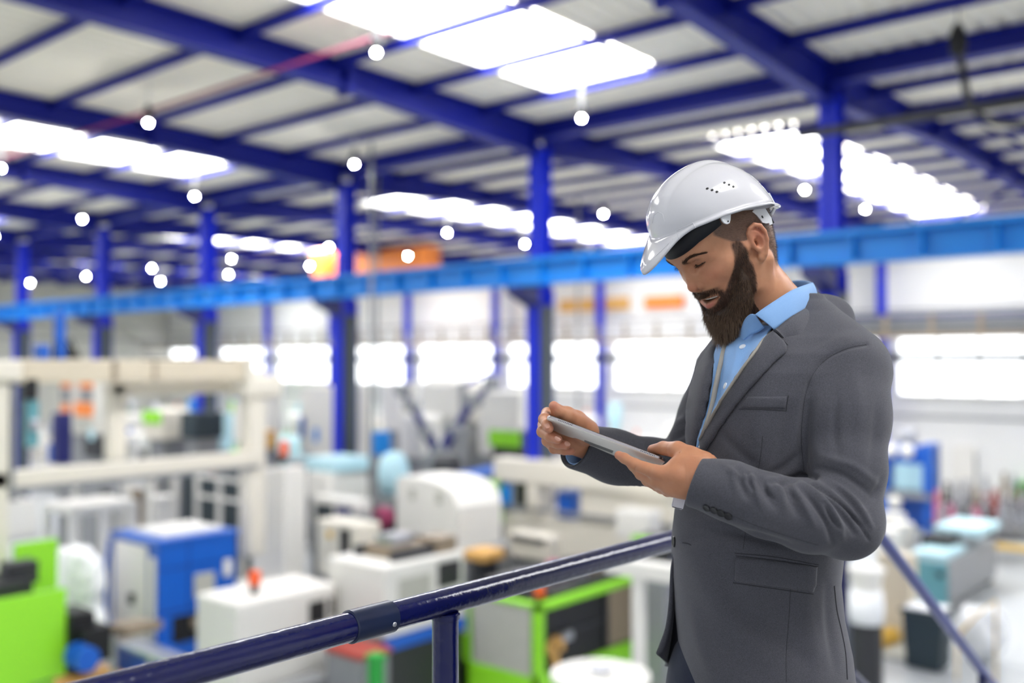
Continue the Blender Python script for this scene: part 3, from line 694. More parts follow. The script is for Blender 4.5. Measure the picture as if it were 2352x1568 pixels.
# --- white post, beam and round table below the man
X, Y = G(1466, 12.0); t = thing('gantry_post', (X, Y, 0), 'white square post with a short beam beside the lime green machine', 'post'); part('post', 'white_metal', t, [(X-.065, X+.065, Y-.065, Y+.065, 0, HZ(1322, 12.0))], .01); part('beam', 'white_metal', t, [(X-.45, X+.6, Y-.1, Y+.12, HZ(1322, 12), HZ(1285, 12))], .02)
X, Y = G(1378, 10.6); zt = HZ(1541, 10.6); t = thing('rotary_table', (X, Y, 0), 'round white feeder table at the bottom beside the blazer', 'table')
b = MB(); b.lathe([(.50, zt-.06), (.54, zt-.05), (.54, zt), (.50, zt+.015), (.35, zt+.02), (.33, zt-.0), (.2, zt+.0), (.18, zt+.02)], (X, Y, 0), 48); b.build('table_top', 'white_metal', t, 'auto'); vcyl('pedestal', 'grey_metal', t, X, Y, 0, zt-.06, .18)
vcyl('centre_ring', 'steel', t, X, Y, zt+.02, zt+.06, .12)
# --- cream machine with long beam right of the middle
zc = 16.8; X, Y = G(1548, zc); t = thing('linear_robot', (X-1.8, Y, 0), 'long cream machine with a level beam behind the tablet', 'machine')
part('long_beam', 'cream_metal', t, [(X-4.2, X, Y, Y+.4, HZ(1145, zc), HZ(1085, zc))], .03); part('rear_beam', 'cream_metal', t, [(X-4.4, X+.2, Y+1.4, Y+1.7, HZ(1120, zc), HZ(1070, zc))], .03)
part('bed', 'cream_metal', t, [(X-4.0, X, Y+.1, Y+1.6, 0, HZ(1230, zc))], .03); part('column', 'cream_metal', t, [(X-3.35, X-3.05, Y+.02, Y+.5, HZ(1230, zc), HZ(1145, zc))]); part('column', 'cream_metal', t, [(X-2.1, X-.1, Y+.1, Y+.6, HZ(1230, zc), HZ(1145, zc))])
part('drive_unit', 'machine_blue', t, [(X-2.75, X-2.35, Y+.2, Y+.6, HZ(1230, zc), HZ(1160, zc))], .05); part('dark_gap', 'black_part', t, [(X-4.0, X-3.4, Y+.5, Y+.7, HZ(1230, zc), HZ(1150, zc))])
part('green_guard', 'lime_paint', t, [(X-4.45, X-4.1, Y-.1, Y+.2, HZ(1260, zc), HZ(1150, zc))]); part('label_plate', 'crane_blue', t, [(X-3.95, X-3.7, Y-.05, Y, HZ(1205, zc), HZ(1155, zc))])
part('small_hood', 'white_metal', t, [(X-.9, X-.2, Y-.5, Y-.05, HZ(1240, zc), HZ(1170, zc))], .05); part('bed_rail', 'grey_metal', t, [(X-4.0, X, Y+.02, Y+.08, HZ(1215, zc), HZ(1205, zc))], 0)
# --- left robot gantry on the first machine
XG = -14.4; ya, yb_ = 5.95, 9.75; t = thing('robot_gantry', (XG, 8, 0), 'large off white robot gantry with a beige top beam at the left', 'gantry robot')
part('top_beam', 'beige_metal', t, [(XG-.3, XG, ya, yb_, 4.68, 5.03)], .03); part('beam_end', 'cream_metal', t, [(XG-.35, XG+.06, yb_, yb_+.16, 4.62, 5.08)], .04)
part('beam_joint', 'brown_steel', t, [(XG-.31, XG+.012, ya+1.42, ya+1.5, 4.70, 5.02), (XG-.31, XG+.012, ya+2.1, ya+2.16, 4.70, 5.02)], .005)
part('lower_beam', 'cream_metal', t, [(XG-.2, XG, ya-.3, yb_+.4, 3.20, 3.44)], .02); part('lower_channel', 'grey_metal', t, [(XG-.02, XG+.03, ya-.1, yb_+.3, 3.13, 3.20)], .01)
part('left_post', 'cream_metal', t, [(XG-.3, XG, ya-.42, ya-.08, 0, 5.0)], .03); part('duct_shade_strip', 'grey_metal', t, [(XG-.08, XG+.03, ya-.08, ya-.02, 3.2, 4.7)], .005)
part('right_post', 'cream_metal', t, [(XG-.35, XG-.02, yb_+.10, yb_+.48, 1.6, 4.85)], .06); part('right_shoulder', 'cream_metal', t, [(XG-.6, XG+.05, yb_+.0, yb_+.8, 4.35, 4.75)], .1)
part('arm', 'cream_metal', t, [(XG-.75, XG-.5, ya+1.65, ya+1.95, 3.4, 4.68)], .06); part('cross_rail', 'cream_metal', t, [(XG-.7, XG-.5, ya+1.6, yb_+.2, 4.45, 4.66)], .02)
part('valve_stack', 'teal_paint', t, [(XG-.2, XG-.05, ya+.18, ya+.36, 3.75, 4.45)], .04); part('valve_disc', 'steel', t, [(XG-.04, XG+.0, ya+.2, ya+.34, 4.0, 4.16)], .03); part('black_motor', 'black_part', t, [(XG-.12, XG+.02, ya+.12, ya+.3, 4.45, 4.75)], .02)
part('end_housing', 'cream_metal', t, [(XG-.3, XG+.1, ya-.6, ya+.05, 4.72, 5.02)], .04); b = MB()
for k in range(6): b.tube([(XG-.1-.05*k, ya+.55+.06*k, 5.03), (XG-.15, ya+.6+.05*k, 5.3+.05*(k % 2)), (XG-.2, ya+.8+.04*k, 5.05)], .022, 6)
b.build('cable_bundle', 'black_part', t, True); part('small_motor', 'machine_blue', t, [(XG-.25, XG-.1, ya+.62, ya+.75, 5.03, 5.75), (XG-.3, XG-.05, ya+.35, ya+.5, 5.03, 5.25)], .02)
# tall grey white cabinets under the gantry's right end
X, Y = G(655, 17.7); t = thing('tall_cabinet', (X-.4, Y, 0), 'tall pale grey electrical cabinets under the right end of the gantry', 'cabinet')
for k in range(3): part('door', 'white_metal', t, [(X-.34*(k+1)+.01, X-.34*k-.01, Y, Y+.5, .9, HZ(1075+6*k, 17.7))], .01)
part('plinth_table', 'white_metal', t, [(X-1.2, X+.25, Y-.4, Y+.7, .75, .9)], .01); legs(t, [(X-1.1, Y-.3), (X+.18, Y-.3), (X+.18, Y+.6), (X-1.1, Y+.6)], 0, .75, .07, 'white_metal'); beacon(t, X-.15, Y+.1, HZ(1062, 17.7)+.12, r=.08, h=.25)
# white steel work platforms
def platform(px, z, zt, wx, wy, lab, th=.14):
    X, Y = G(px, z); t = thing('work_platform', (X-wx/2, Y+wy/2, 0), lab, 'platform'); part('deck', 'white_metal', t, [(X-wx, X, Y, Y+wy, zt-th, zt)], .01)
    legs(t, [(X-.07, Y+.07), (X-wx+.07, Y+.07), (X-.07, Y+wy-.07), (X-wx+.07, Y+wy-.07), (X-.07, Y+wy*.5), (X-wx*.5, Y+wy-.07)], 0, zt-th, .06, 'white_metal'); return X, Y, t
platform(165, 16.8, HZ(1165, 16.8), 1.1, 1.25, 'white steel work platform with legs left of the blue machine'); platform(290, 19.5, HZ(1090, 19.5), 2.3, 1.2, 'higher white steel work platform behind the first one')
X, Y = G(345, 18.5); t = thing('utility_box', (X, Y, 0), 'white utility box standing behind the blue machine', 'cabinet'); part('box_body', 'white_metal', t, [(X-.1, X+.3, Y, Y+.4, .3, HZ(1138, 18.5))], .02); part('feet', 'dark_metal', t, [(X-.05, X+.25, Y+.05, Y+.35, 0, .3)])
X, Y = G(560, 20.0); t = thing('dark_enclosure', (X-1.2, Y+.6, 0), 'dark navy machine enclosure behind the platforms', 'machine'); part('enclosure', 'dark_bin', t, [(X-2.3, X, Y, Y+1.2, 0, HZ(1080, 20.0))], .03); part('red_lamp', 'beacon_orange', t, [(X-1.2, X-1.0, Y-.06, Y, HZ(1090, 20.5), HZ(1072, 20.5))], .02)
X, Y = G(560, 18.6); t = thing('safety_rail', (X-.8, Y, 0), 'white tubular safety rail before the dark enclosure', 'railing'); b = MB()
for zz_ in (HZ(1112, 18.2), HZ(1160, 18.2)): b.tube([(X-1.6, Y, zz_), (X, Y, zz_), (X, Y+1.2, zz_)], .04, 8)
b.build('rails', 'white_metal', t, True); legs(t, [(X-1.6, Y), (X-.8, Y), (X, Y)], 0, HZ(1108, 18.2), .04, 'white_metal')
# --- generic moulding machines filling the rows
def moulder(x, y, lx, ly, h, body, accent, lab, grp='moulding machines in the rows', seed=0, orient='x'):
    r = random.Random(seed); t = thing('moulding_machine', (x, y, 0), lab, 'machine', grp)
    part('bed', body, t, [(x-lx/2, x+lx/2, y-ly/2, y+ly/2, 0, h*.42)], .03); part('clamp_guard', body, t, [(x-lx/2, x-lx*.05, y-ly*.46, y+ly*.46, h*.42, h)], .08)
    part('guard_window', accent, t, [(x-lx*.42, x-lx*.14, y-ly*.47, y-ly*.455, h*.5, h*.88)], 0); part('injection_unit', r.choice(['grey_metal', 'white_metal', 'dark_metal', 'steel']), t, [(x+lx*.02, x+lx*.42, y-ly*.2, y+ly*.2, h*.42, h*.68)], .04)
    b = MB(); hx = x+lx*.28; b.lathe([(.05, h*.68), (.08, h*.74), (.25, h*.98), (.25, h*1.18), (.22, h*1.2)], (hx, y, 0), 16); b.build('hopper', r.choice(['steel', 'white_metal', 'crane_blue', 'light_blue']), t, 'auto')
    part('control_panel', r.choice(['dark_metal', 'machine_blue', 'white_metal']), t, [(x+lx*.02, x+lx*.14, y-ly*.56, y-ly*.5, h*.5, h*.78)], .01); part('plinth', 'dark_metal', t, [(x-lx*.48, x+lx*.48, y-ly*.51, y-ly*.495, .02, .18)], 0)
    beacon(t, x-lx*.1, y, h+.14, r.choice(['beacon_orange', 'green_box', 'beacon_orange', 'white_metal'])); return t
bodies = {'white': 'white_metal', 'cream': 'cream_metal', 'lime green': 'lime_paint', 'pale blue': 'light_blue', 'grey': 'grey_metal'}
acc = {'green': 'lime_paint', 'blue': 'machine_blue', 'dark': 'dark_metal', 'pale blue': 'light_blue', 'grey': 'grey_panel'}
rows = [('first row behind the near columns', 18.3, [-12.5, -27.5, -32.5, -37.5, -42.5], 2.2), ('second row behind the near columns', 22.3, [-15.0, -20.0, -25.0, -30.0, -35.0, -41.0, -47.0], 2.4),
        ('third row behind the near columns', 26.6, [-12.0, -17.0, -22.5, -28.0, -33.0, -39.0, -45.0, -51.0], 2.6), ('row under window wall', 30.6, [-11.5, -16.5, -22.0, -27.0, -32.5, -38.0, -44.0], 2.7)]
ri = random.Random(5)
for rn, y, xs_, h in rows:
    for k, x in enumerate(xs_):
        bn = ri.choice(['white', 'white', 'white', 'cream', 'white', 'pale blue', 'cream', 'lime green']); an = ri.choice(['green', 'blue', 'dark', 'pale blue', 'grey', 'grey'])
        moulder(x+ri.uniform(-.3, .3), y+ri.uniform(-.3, .3), ri.uniform(3.4, 4.3), ri.uniform(1.3, 1.7), h*ri.uniform(.88, 1.1), bodies[bn], acc[an], '%s machine with %s window, %s in the %s' % (bn, an, (ORD[k]+' from right' if k else 'rightmost'), rn.replace('first row behind the near columns', 'first far row').replace('second row behind the near columns', 'second far row').replace('third row behind the near columns', 'third far row')), seed=int(-x*10+y))
for k, (x, y, c_, a_, h, lab) in enumerate(((-22.0, 7.6, 'white_metal', 'lime_paint', 2.2, 'white moulding machine with green window at the far left edge'), (-30.5, 11.8, 'white_metal', 'machine_blue', 2.4, 'white moulding machine with blue window farthest left before the columns'))):
    moulder(x, y, 3.6, 1.4, h, c_, a_, lab, None, 90+k)
# --- particular mid-ground pieces
def simple(nm, lab, cat, px0, px1, py0, py1, z, m_, dy=.6, parts=(), stand='grey_metal', bev=.03):
    a, c = G(px0, z), G(px1, z); X1_, Y_ = c; X0_ = X1_-(px1-px0)/(FPX/z)/.9; t = thing(nm, ((X0_+X1_)/2, Y_, 0), lab, cat)
    part('body', m_, t, [(X0_, X1_, Y_, Y_+dy, HZ(py1, z), HZ(py0, z))], bev)
    if HZ(py1, z) > .05: part('stand', stand, t, [(X0_+.1, X1_-.1, Y_+.1, Y_+dy-.05, 0, HZ(py1, z))], .01)
    for (nm2, m2, u0, u1, v0, v1) in parts: part(nm2, m2, t, [(X0_+(X1_-X0_)*u0, X0_+(X1_-X0_)*u1, Y_-.04, Y_-.004, HZ(py0+(py1-py0)*v1, z), HZ(py0+(py1-py0)*v0, z))], .005)
    return t
simple('storage_rack', 'shelf of orange and grey cartons seen under the left gantry beam', 'shelf', 75, 215, 865, 1000, 24.5, 'wall_cream', .6, [('carton', 'orange_paint', 0, .3, .03, .2), ('carton', 'grey_metal', 0, .3, .22, .45), ('carton', 'orange_paint', 0, .28, .5, .68), ('carton', 'orange_paint', .6, 1, .0, .2), ('carton', 'grey_metal', .6, 1, .22, .42), ('carton', 'orange_paint', .45, 1, .45, .68), ('carton', 'grey_panel', .45, 1, .7, .95)])
simple('tool_post', 'narrow navy blue post under the left gantry', 'post', 106, 133, 948, 1066, 19.0, 'navy_paint', .3)
simple('press_unit', 'lime green topped unit behind the left gantry arm', 'machine', 300, 372, 944, 1010, 24.0, 'cream_metal', .8, [('green_cap', 'lime_paint', 0, 1, 0, .45)])
simple('dark_press', 'dark machine beside the lime green topped unit', 'machine', 392, 448, 948, 1008, 23.2, 'dark_bin', .8)
simple('labelled_machine', 'pale machine with a blue name plate behind the gantry', 'machine', 505, 590, 895, 1010, 25.5, 'white_metal', .8, [('name_plate', 'crane_blue', .05, .7, .1, .22), ('side_sign', 'machine_blue', .8, 1.1, .5, .8)])
simple('washing_unit', 'pale blue topped unit left of the middle column', 'machine', 668, 772, 1055, 1086, 20.0, 'light_blue', 1.0, stand='white_metal')
simple('parts_bench', 'white bench cabinet with dark shelf left of the middle column', 'cabinet', 680, 815, 1150, 1215, 18.6, 'white_metal', .45, [('dark_shelf', 'dark_bin', .1, .5, .25, .9), ('dark_shelf', 'navy_paint', .6, .95, .25, .9)])
simple('bin_box', 'white plastic box standing above the parts bench', 'box', 682, 757, 1088, 1146, 19.75, 'white_metal', .2)
simple('filter_unit', 'white cabinet right of the middle column', 'cabinet', 862, 920, 880, 990, 25.0, 'white_metal', .7); simple('filter_unit', 'wide white cabinet with rounded edges behind the blue drum', 'cabinet', 895, 968, 955, 1055, 24.0, 'white_metal', .8, bev=.1)
X, Y = G(875, 22.5); t = thing('blue_drum', (X, Y, 0), 'bright blue drum right of the middle column', 'drum'); vcyl('drum', 'crane_blue', t, X, Y, HZ(1042, 22.5), HZ(992, 22.5), .24); part('stand', 'grey_metal', t, [(X-.2, X+.2, Y-.2, Y+.2, 0, HZ(1042, 22.5))])
X, Y = G(905, 20.0); t = thing('cooling_tank', (X, Y, 0), 'pale turquoise rounded tank below the blue drum', 'tank'); b = MB(); b.lathe([(.28, HZ(1135, 20)), (.33, HZ(1090, 20)), (.3, HZ(1060, 20)), (.2, HZ(1042, 20)), (.02, HZ(1035, 20))], (X, Y, 0), 24); b.build('tank', 'light_blue', t, True); part('skid', 'grey_metal', t, [(X-.35, X+.35, Y-.3, Y+.3, 0, HZ(1135, 20))])
X, Y = G(880, 18.4); t = thing('hose_reel', (X, Y, 0), 'red and magenta reel left of the white guard hood', 'reel'); b = MB(); b.lathe([(.2, -.12), (.22, 0), (.2, .12)], (0, 0, 0), 20, 'y'); b.v = [(X+a, Y+b_, HZ(1188, 18.4)+c) for a, b_, c in b.v]; b.build('reel', 'red_pipe', t, 'auto'); part('frame', 'dark_bin', t, [(X-.4, X+.15, Y+.15, Y+.5, 0, HZ(1170, 18.4))])
# articulated robot arms and blue conveyor
def robot(px, z, pts, lab, m_='navy_paint', r0=.13):
    X, Y = G(px, z); t = thing('industrial_robot', (X, Y, 0), lab, 'robot'); W3 = [P(x, y, z) for x, y in pts]
    part('pedestal', 'grey_metal', t, [(W3[0].x-.25, W3[0].x+.25, W3[0].y-.25, W3[0].y+.25, 0, W3[0].z-.05)])
    for i in range(len(W3)-1): b = MB(); b.tube([W3[i], W3[i+1]], [r0*(1-.2*i), r0*(.85-.2*i)], 10); b.build('arm_link', m_, t, 'auto'); 
    for i in range(len(W3)): b = MB(); b.lathe([(r0*1.2, -.12), (r0*1.2, .12)], (0, 0, 0), 14, 'y'); b.v = [(W3[i].x+a, W3[i].y+c_, W3[i].z+d) for a, c_, d in b.v]; b.build('joint', 'grey_metal', t, 'auto')
robot(1000, 22.0, [(1003, 1040), (980, 990), (945, 930), (925, 895)], 'dark blue robot arm reaching up left between the columns'); robot(1030, 20.4, [(1015, 1035), (1045, 985), (1090, 920), (1130, 880)], 'dark blue robot arm reaching up right between the columns')
X, Y = G(1064, 22.9); t = thing('swing_crane', (X, Y, 0), 'slim grey post crane between the two main columns', 'crane'); vcyl('mast', 'grey_metal', t, X, Y, 0, HZ(880, 22.9), .09); b = MB(); b.tube([(X, Y, HZ(885, 22.9)), P(1110, 862, 22.9), P(1150, 850, 22.9)], .045, 8); b.build('jib', 'blue_column', t, True)
a, c = P(980, 1112, 18.6), P(1185, 1070, 21.0); t = thing('belt_conveyor', (a.x, a.y, 0), 'blue sided conveyor running past the column behind the tablet', 'conveyor'); b = MB(); b.tube([a, c], .12, 4); b.build('frame', 'machine_blue', t); b = MB(); b.box(a.x-.1, c.x+.1, a.y-.2, a.y+.1, a.z-.02, a.z+.12, .02); b.build('end_drive', 'machine_blue', t); legs(t, [(a.x, a.y), (c.x, c.y), ((a.x+c.x)/2, (a.y+c.y)/2)], 0, a.z, .05, 'grey_metal')
X, Y = G(1028, 19.8); t = thing('electric_motor', (X, Y, 0), 'dark round motor above the blue conveyor', 'motor'); b = MB(); b.lathe([(.1, -.3), (.2, -.25), (.22, .2), (.12, .3)], (0, 0, 0), 18, 'x'); b.v = [(X+a_, Y+b_, HZ(1066, 19.8)+c_) for a_, b_, c_ in b.v]; b.build('motor_body', 'dark_metal', t, 'auto'); part('mount', 'grey_metal', t, [(X-.15, X+.15, Y-.15, Y+.15, 0, HZ(1078, 19.8))])
simple('press_unit', 'lime green topped press left of the column behind the tablet', 'machine', 1118, 1195, 990, 1080, 23.6, 'dark_metal', .9, [('green_cap', 'lime_paint', -.1, 1, 0, .42)])
simple('white_enclosure', 'big white enclosure between the two main columns', 'machine', 1078, 1195, 900, 1050, 26.5, 'white_metal', 1.2); simple('white_enclosure', 'white rounded silo housing above the robot arms', 'machine', 935, 1055, 868, 975, 27.5, 'white_metal', 1.2, bev=.25)
simple('white_enclosure', 'large white machine enclosure left of the middle column', 'machine', 650, 775, 890, 1050, 26.0, 'white_metal', 1.2, [('blue_cone', 'machine_blue', .02, .14, .45, .75), ('blue_lamp', 'crane_blue', .4, .52, .6, .8)])
# --- right hand side
zc = 19.4; X, Y = G(2172, zc); zt = HZ(1292, zc); t = thing('parts_washer', (X, Y+1, 0), 'teal fronted machine with grey side and pale glass lid at the right', 'machine')
part('front', 'teal_paint', t, [(X-.85, X-.02, Y, Y+.1, .12, zt)], .02); part('body', 'grey_metal', t, [(X-.85, X, Y+.1, Y+3.6, .12, zt)], .02); part('glass_lid', 'light_blue', t, [(X-.8, X-.1, Y+.2, Y+1.6, zt, zt+.12)], .02); part('glass_hood', 'light_blue', t, [(X-.85, X+.1, Y+1.9, Y+3.6, zt+.25, zt+.42)], .03)
part('dark_well', 'black_part', t, [(X-.9, X-.3, Y+1.2, Y+1.9, zt, zt+.3)]); part('round_gauge', 'black_part', t, [(X-.2, X-.08, Y-.03, Y, zt-.3, zt-.18)], .02); part('castors', 'dark_metal', t, [(X-.8, X-.6, Y+.1, Y+.3, 0, .12), (X-.25, X-.05, Y+.1, Y+.3, 0, .12), (X-.25, X-.05, Y+3.2, Y+3.4, 0, .12), (X-.8, X-.6, Y+3.2, Y+3.4, 0, .12)])
zc = 15.6; X, Y = G(2160, zc); zt = HZ(1402, zc); t = thing('waste_bin', (X-.3, Y+.3, 0), 'dark green grey waste bin with open top at the lower right', 'bin'); b = MB(); b.prism([(X-.58, 0.02), (X-.06, .02), (X, zt-.1), (X-.64, zt-.1)], Y, Y+.55, 'y'); b.build('bin_body', 'dark_bin', t); part('bin_rim', 'dark_bin', t, [(X-.68, X+.04, Y-.03, Y+.6, zt-.1, zt-.04)], .01); part('liner', 'plastic_wrap', t, [(X-.62, X-.02, Y+.02, Y+.52, zt-.05, zt)], .02)
zc = 17.2; X, Y = G(2082, zc); zt = HZ(1276, zc); t = thing('locker', (X-.3, Y+.2, 0), 'beige grey locker standing left of the dark bin', 'cabinet'); part('body', 'beige_metal', t, [(X-.52, X, Y, Y+.5, .05, zt)], .01); part('door', 'beige_metal', t, [(X-.48, X-.04, Y-.02, Y-.002, .15, zt-.1)], .005); part('base', 'dark_metal', t, [(X-.5, X-.02, Y+.02, Y+.48, 0, .06)])
zc = 14.3; X, Y = G(1986, zc); t = thing('waste_stand', (X, Y, 0), 'white plastic container over a wrapped dark base close behind the blazer', 'container'); b = MB(); b.lathe([(.20, HZ(1350, zc)), (.24, HZ(1310, zc)), (.28, HZ(1306, zc)), (.26, HZ(1300, zc))], (X, Y, 0), 20); b.build('container', 'white_metal', t, 'auto')
b = MB(); b.lathe([(.24, HZ(1425, zc)), (.26, HZ(1390, zc)), (.23, HZ(1350, zc))], (X, Y, 0), 12); b.build('wrapping', 'plastic_wrap', t, True); vcyl('base', 'dark_metal', t, X, Y, 0, HZ(1425, zc), .22)
zc = 16.2; a = P(1952, 1545, zc); c = P(2052, 1490, zc+.9); t = thing('feed_screw', (a.x, a.y, 0), 'golden brass feed screw lying on the floor at the lower right', 'screw'); N_ = 12; a.z = c.z = .17; b = MB(); b.tube([a, c], .06, 10); b.build('shaft', 'yellow_paint', t, True)
for k in range(N_):
    q = a.lerp(c, (k+.5)/N_); b = MB(); d_ = (c-a).normalized()*.035; b.tube([q-d_, q+d_], [.16, .16], 14); b.build('flight', 'yellow_paint', t, 'auto')
part('pallet', 'grey_panel', thing('floor_tray', (a.x, a.y, 0), 'low grey tray on the floor beside the brass screw', 'tray'), [(c.x-.2, c.x+.9, c.y-.9, c.y+.1, 0, .08)])
zc = 24.0; X, Y = G(2258, zc); t = thing('safety_barrier', (X+1, Y, 0), 'low yellow safety barrier at the right edge', 'barrier'); part('top_bar', 'yellow_paint', t, [(X, X+3.2, Y-.05, Y+.05, .42, .56)], .01); legs(t, [(X+.05, Y), (X+1.6, Y), (X+3.1, Y)], 0, .42, .06, 'yellow_paint')
zc = 16.4; X, Y = G(2250, zc); Wb = Sdf((-.6, -.5, 0), (.6, .5, 1.0), .05)
for q in ((0, 0, .4, .4, .35, .4), (.15, 0, .7, .25, .25, .2), (-.2, .1, .6, .2, .2, .25)): Wb.ell(q[:3], q[3:], .08)
V_, F_ = Wb.mesh(1); V_ = V_+normals(V_, F_)*(.02*np.sin(V_[:, 0]*23+V_[:, 2]*11))[:, None]; mesh_obj('wrapped_bag', V_+np.array([X, Y, .02]), F_, 'plastic_wrap', None, True, label='clear plastic wrapped bundle on the floor right of the sloping handrail', cat='bag')
t = thing('hand_truck', (X, Y-.3, 0), 'thin yellow tube frame trolley leaning at the wrapped bundle', 'trolley'); b = MB(); b.tube([P(2198, 1562, 15.2), P(2198, 1462, 15.2), P(2240, 1415, 15.2), P(2287, 1378, 15.2), P(2287, 1568, 15.12)], .018, 8); b.build('tube_frame', 'yellow_paint', t, True)
# tool blanks on pallets at the far right
mats_ = ['steel', 'red_brown', 'brown_steel', 'steel', 'dark_metal', 'pink_part', 'steel', 'brown_steel']; cl = {'steel': 'bright steel', 'red_brown': 'rust red', 'brown_steel': 'brown', 'dark_metal': 'dark', 'pink_part': 'pink'}
proto = {}; rr = random.Random(3); n = 0
for row, (z, pys) in enumerate(((30.5, 1128), (28.0, 1152), (26.0, 1180), (24.6, 1205))):
    xs_ = list(range(2150 if row < 3 else 2160, 2352 if row < 3 else 2352, 22)); pa, pb = G(xs_[0]-10, z), G(2380, z); zt = HZ(pys+22, z); zt = max(.15, zt)
    tt_ = thing('tooling_rack', ((pa[0]+pb[0])/2, (pa[1]+pb[1])/2, 0), 'low dark rack carrying machined blanks, %s of the four at the right' % ['farthest', 'third', 'second', 'nearest'][row], 'rack'); b = MB(); d_ = (Vector(pb)-Vector(pa)).normalized(); s_ = Vector((-d_.y, d_.x))*.35; a, c = Vector(pa), Vector(pb)
    for q0, q1 in ((zt-.08, zt), ): b.add([(a.x-s_.x, a.y-s_.y, q0), (c.x-s_.x, c.y-s_.y, q0), (c.x+s_.x, c.y+s_.y, q0), (a.x+s_.x, a.y+s_.y, q0), (a.x-s_.x, a.y-s_.y, q1), (c.x-s_.x, c.y-s_.y, q1), (c.x+s_.x, c.y+s_.y, q1), (a.x+s_.x, a.y+s_.y, q1)], [(3, 2, 1, 0), (4, 5, 6, 7), (0, 1, 5, 4), (1, 2, 6, 5), (2, 3, 7, 6), (3, 0, 4, 7)])
    b.build('shelf_top', 'dark_metal', tt_); legs(tt_, [(a.x+.1, a.y), (c.x-.1, c.y), ((a.x+c.x)/2, (a.y+c.y)/2)], 0, zt-.08, .05, 'dark_metal')
    for k, px in enumerate(xs_):
        m_ = rr.choice(mats_); X, Y = G(px+rr.uniform(-2, 2), z); h = rr.uniform(.4, .95); rad = rr.uniform(.085, .104)
        b = MB(); b.lathe([(rad, zt), (rad, zt+h*.7), (rad*.7, zt+h*.72), (rad*.7, zt+h), (rad*.4, zt+h+.01)], (X, Y, 0), 14)
        b.build('machined_blank', m_, None, 'auto', label='%s round machined blank, %s from the left on the %s rack' % (cl[m_], 'first' if k == 0 else ORD[k], ['farthest', 'third', 'second', 'nearest'][row]), cat='metal part', group='machined blanks on the racks')
zc = 26.7; X, Y = G(2136, zc); zt = HZ(1020, zc); t = thing('blue_press', (X-.6, Y, 0), 'blue framed press with round white tanks right behind the elbow', 'machine'); part('frame', 'machine_blue', t, [(X-1.5, X-1.2, Y, Y+.8, 0, zt-.4), (X-.22, X, Y, Y+.8, 0, zt), (X-1.5, X, Y+.6, Y+.8, .3, zt-.1)]); part('bench', 'grey_metal', t, [(X-1.5, X, Y-.1, Y+.8, 1.2, 1.35)]); part('screen', 'light_blue', t, [(X-1.1, X-.3, Y+.2, Y+.3, 1.4, zt-.6)])
for dx, zz_ in ((-1.05, zt-.22), (-.6, zt-.22), (-.95, 1.05)): b = MB(); b.lathe([(.01, -.2), (.14, -.15), (.2, 0), (.14, .15), (.01, .2)], (X+dx, Y-.1, zz_), 16); b.build('round_tank', 'white_metal', t, True)
zc = 32.3; X, Y = G(2236, zc); t = thing('switch_cabinet', (X-.3, Y, 0), 'tall white switch cabinet against the wall at the right', 'cabinet'); part('body', 'white_metal', t, [(X-.75, X, Y, Y+.5, 0, HZ(1025, zc))], .02); part('side_panel', 'grey_metal', t, [(X+.001, X+.02, Y+.02, Y+.48, .1, HZ(1045, zc))], .005)
zc = 31.2; X, Y = G(2324, zc); t = thing('green_container', (X+.5, Y, 0), 'green container at the right edge before the white wall', 'container'); part('body', 'green_box', t, [(X, X+1.5, Y, Y+.5, HZ(1142, zc), HZ(1106, zc))]); part('stand', 'dark_metal', t, [(X+.1, X+1.4, Y+.1, Y+.4, 0, HZ(1142, zc))])
for k, (px, py, z) in enumerate(((2050, 1178, 22.5), (2068, 1200, 21.5), (2035, 1215, 20.5))):
    X, Y = G(px, z); zt = HZ(py, z); vcyl('white_drum', 'white_metal', None, X, Y, 0, zt, .26).__setitem__('label', ['white drum farthest of three behind the sloping handrail', 'white drum in the middle of three behind the sloping handrail', 'white drum nearest of three behind the sloping handrail'][k]); o = COL.objects[-1]; o['category'] = 'drum'; o['group'] = 'white drums behind the handrail'

# --- further mid-ground pieces
simple('dryer_cabinet', 'cream dryer cabinet with a dark opening behind the large white machine', 'cabinet', 690, 822, 1205, 1335, 15.6, 'cream_metal', .5, [('dark_opening', 'black_part', .62, .82, .1, .85), ('yellow_sticker', 'yellow_paint', .3, .4, .18, .3)])
simple('pump_unit', 'dark navy pump unit left of the white guard hood', 'machine', 765, 835, 1190, 1262, 16.9, 'dark_bin', .4, [('pump_head', 'navy_paint', .1, .6, .1, .6)])
simple('tray_cart', 'low cart carrying a tan tray right of the large white machine', 'cart', 1052, 1112, 1268, 1292, 15.2, 'tan_card', .5, stand='dark_metal')
simple('gear_unit', 'dark gear unit with green top just left of the blazer', 'machine', 1448, 1530, 1236, 1292, 14.6, 'dark_metal', .5, [('green_edge', 'lime_paint', 0, 1, 0, .2)])
simple('mixing_box', 'grey white box with dark lid standing in front of the cream machine', 'machine', 1150, 1262, 1232, 1290, 16.0, 'cream_metal', .3, [('dark_slot', 'dark_metal', .1, .9, .1, .3)])
simple('screen_console', 'small operator console with dark screen under the white platforms', 'console', 218, 262, 1120, 1172, 19.0, 'grey_metal', .2, [('screen', 'black_part', .1, .9, .1, .7)])
simple('dark_press', 'dark bundle of machinery standing behind the lower gantry beam', 'machine', 158, 232, 1002, 1052, 22.2, 'dark_metal', .6, [('pale_valve', 'light_blue', .4, .65, -.3, .2)])
simple('labelled_machine', 'pale machine with green stripe between the gantry arm and the column', 'machine', 455, 505, 950, 1035, 27.5, 'light_blue', .5, [('stripe', 'lime_paint', 0, 1, .3, .45)])
simple('oil_tank', 'orange and white tank beyond the gantry right of the tall cabinets', 'tank', 560, 604, 990, 1032, 23.0, 'tan_card', .4)
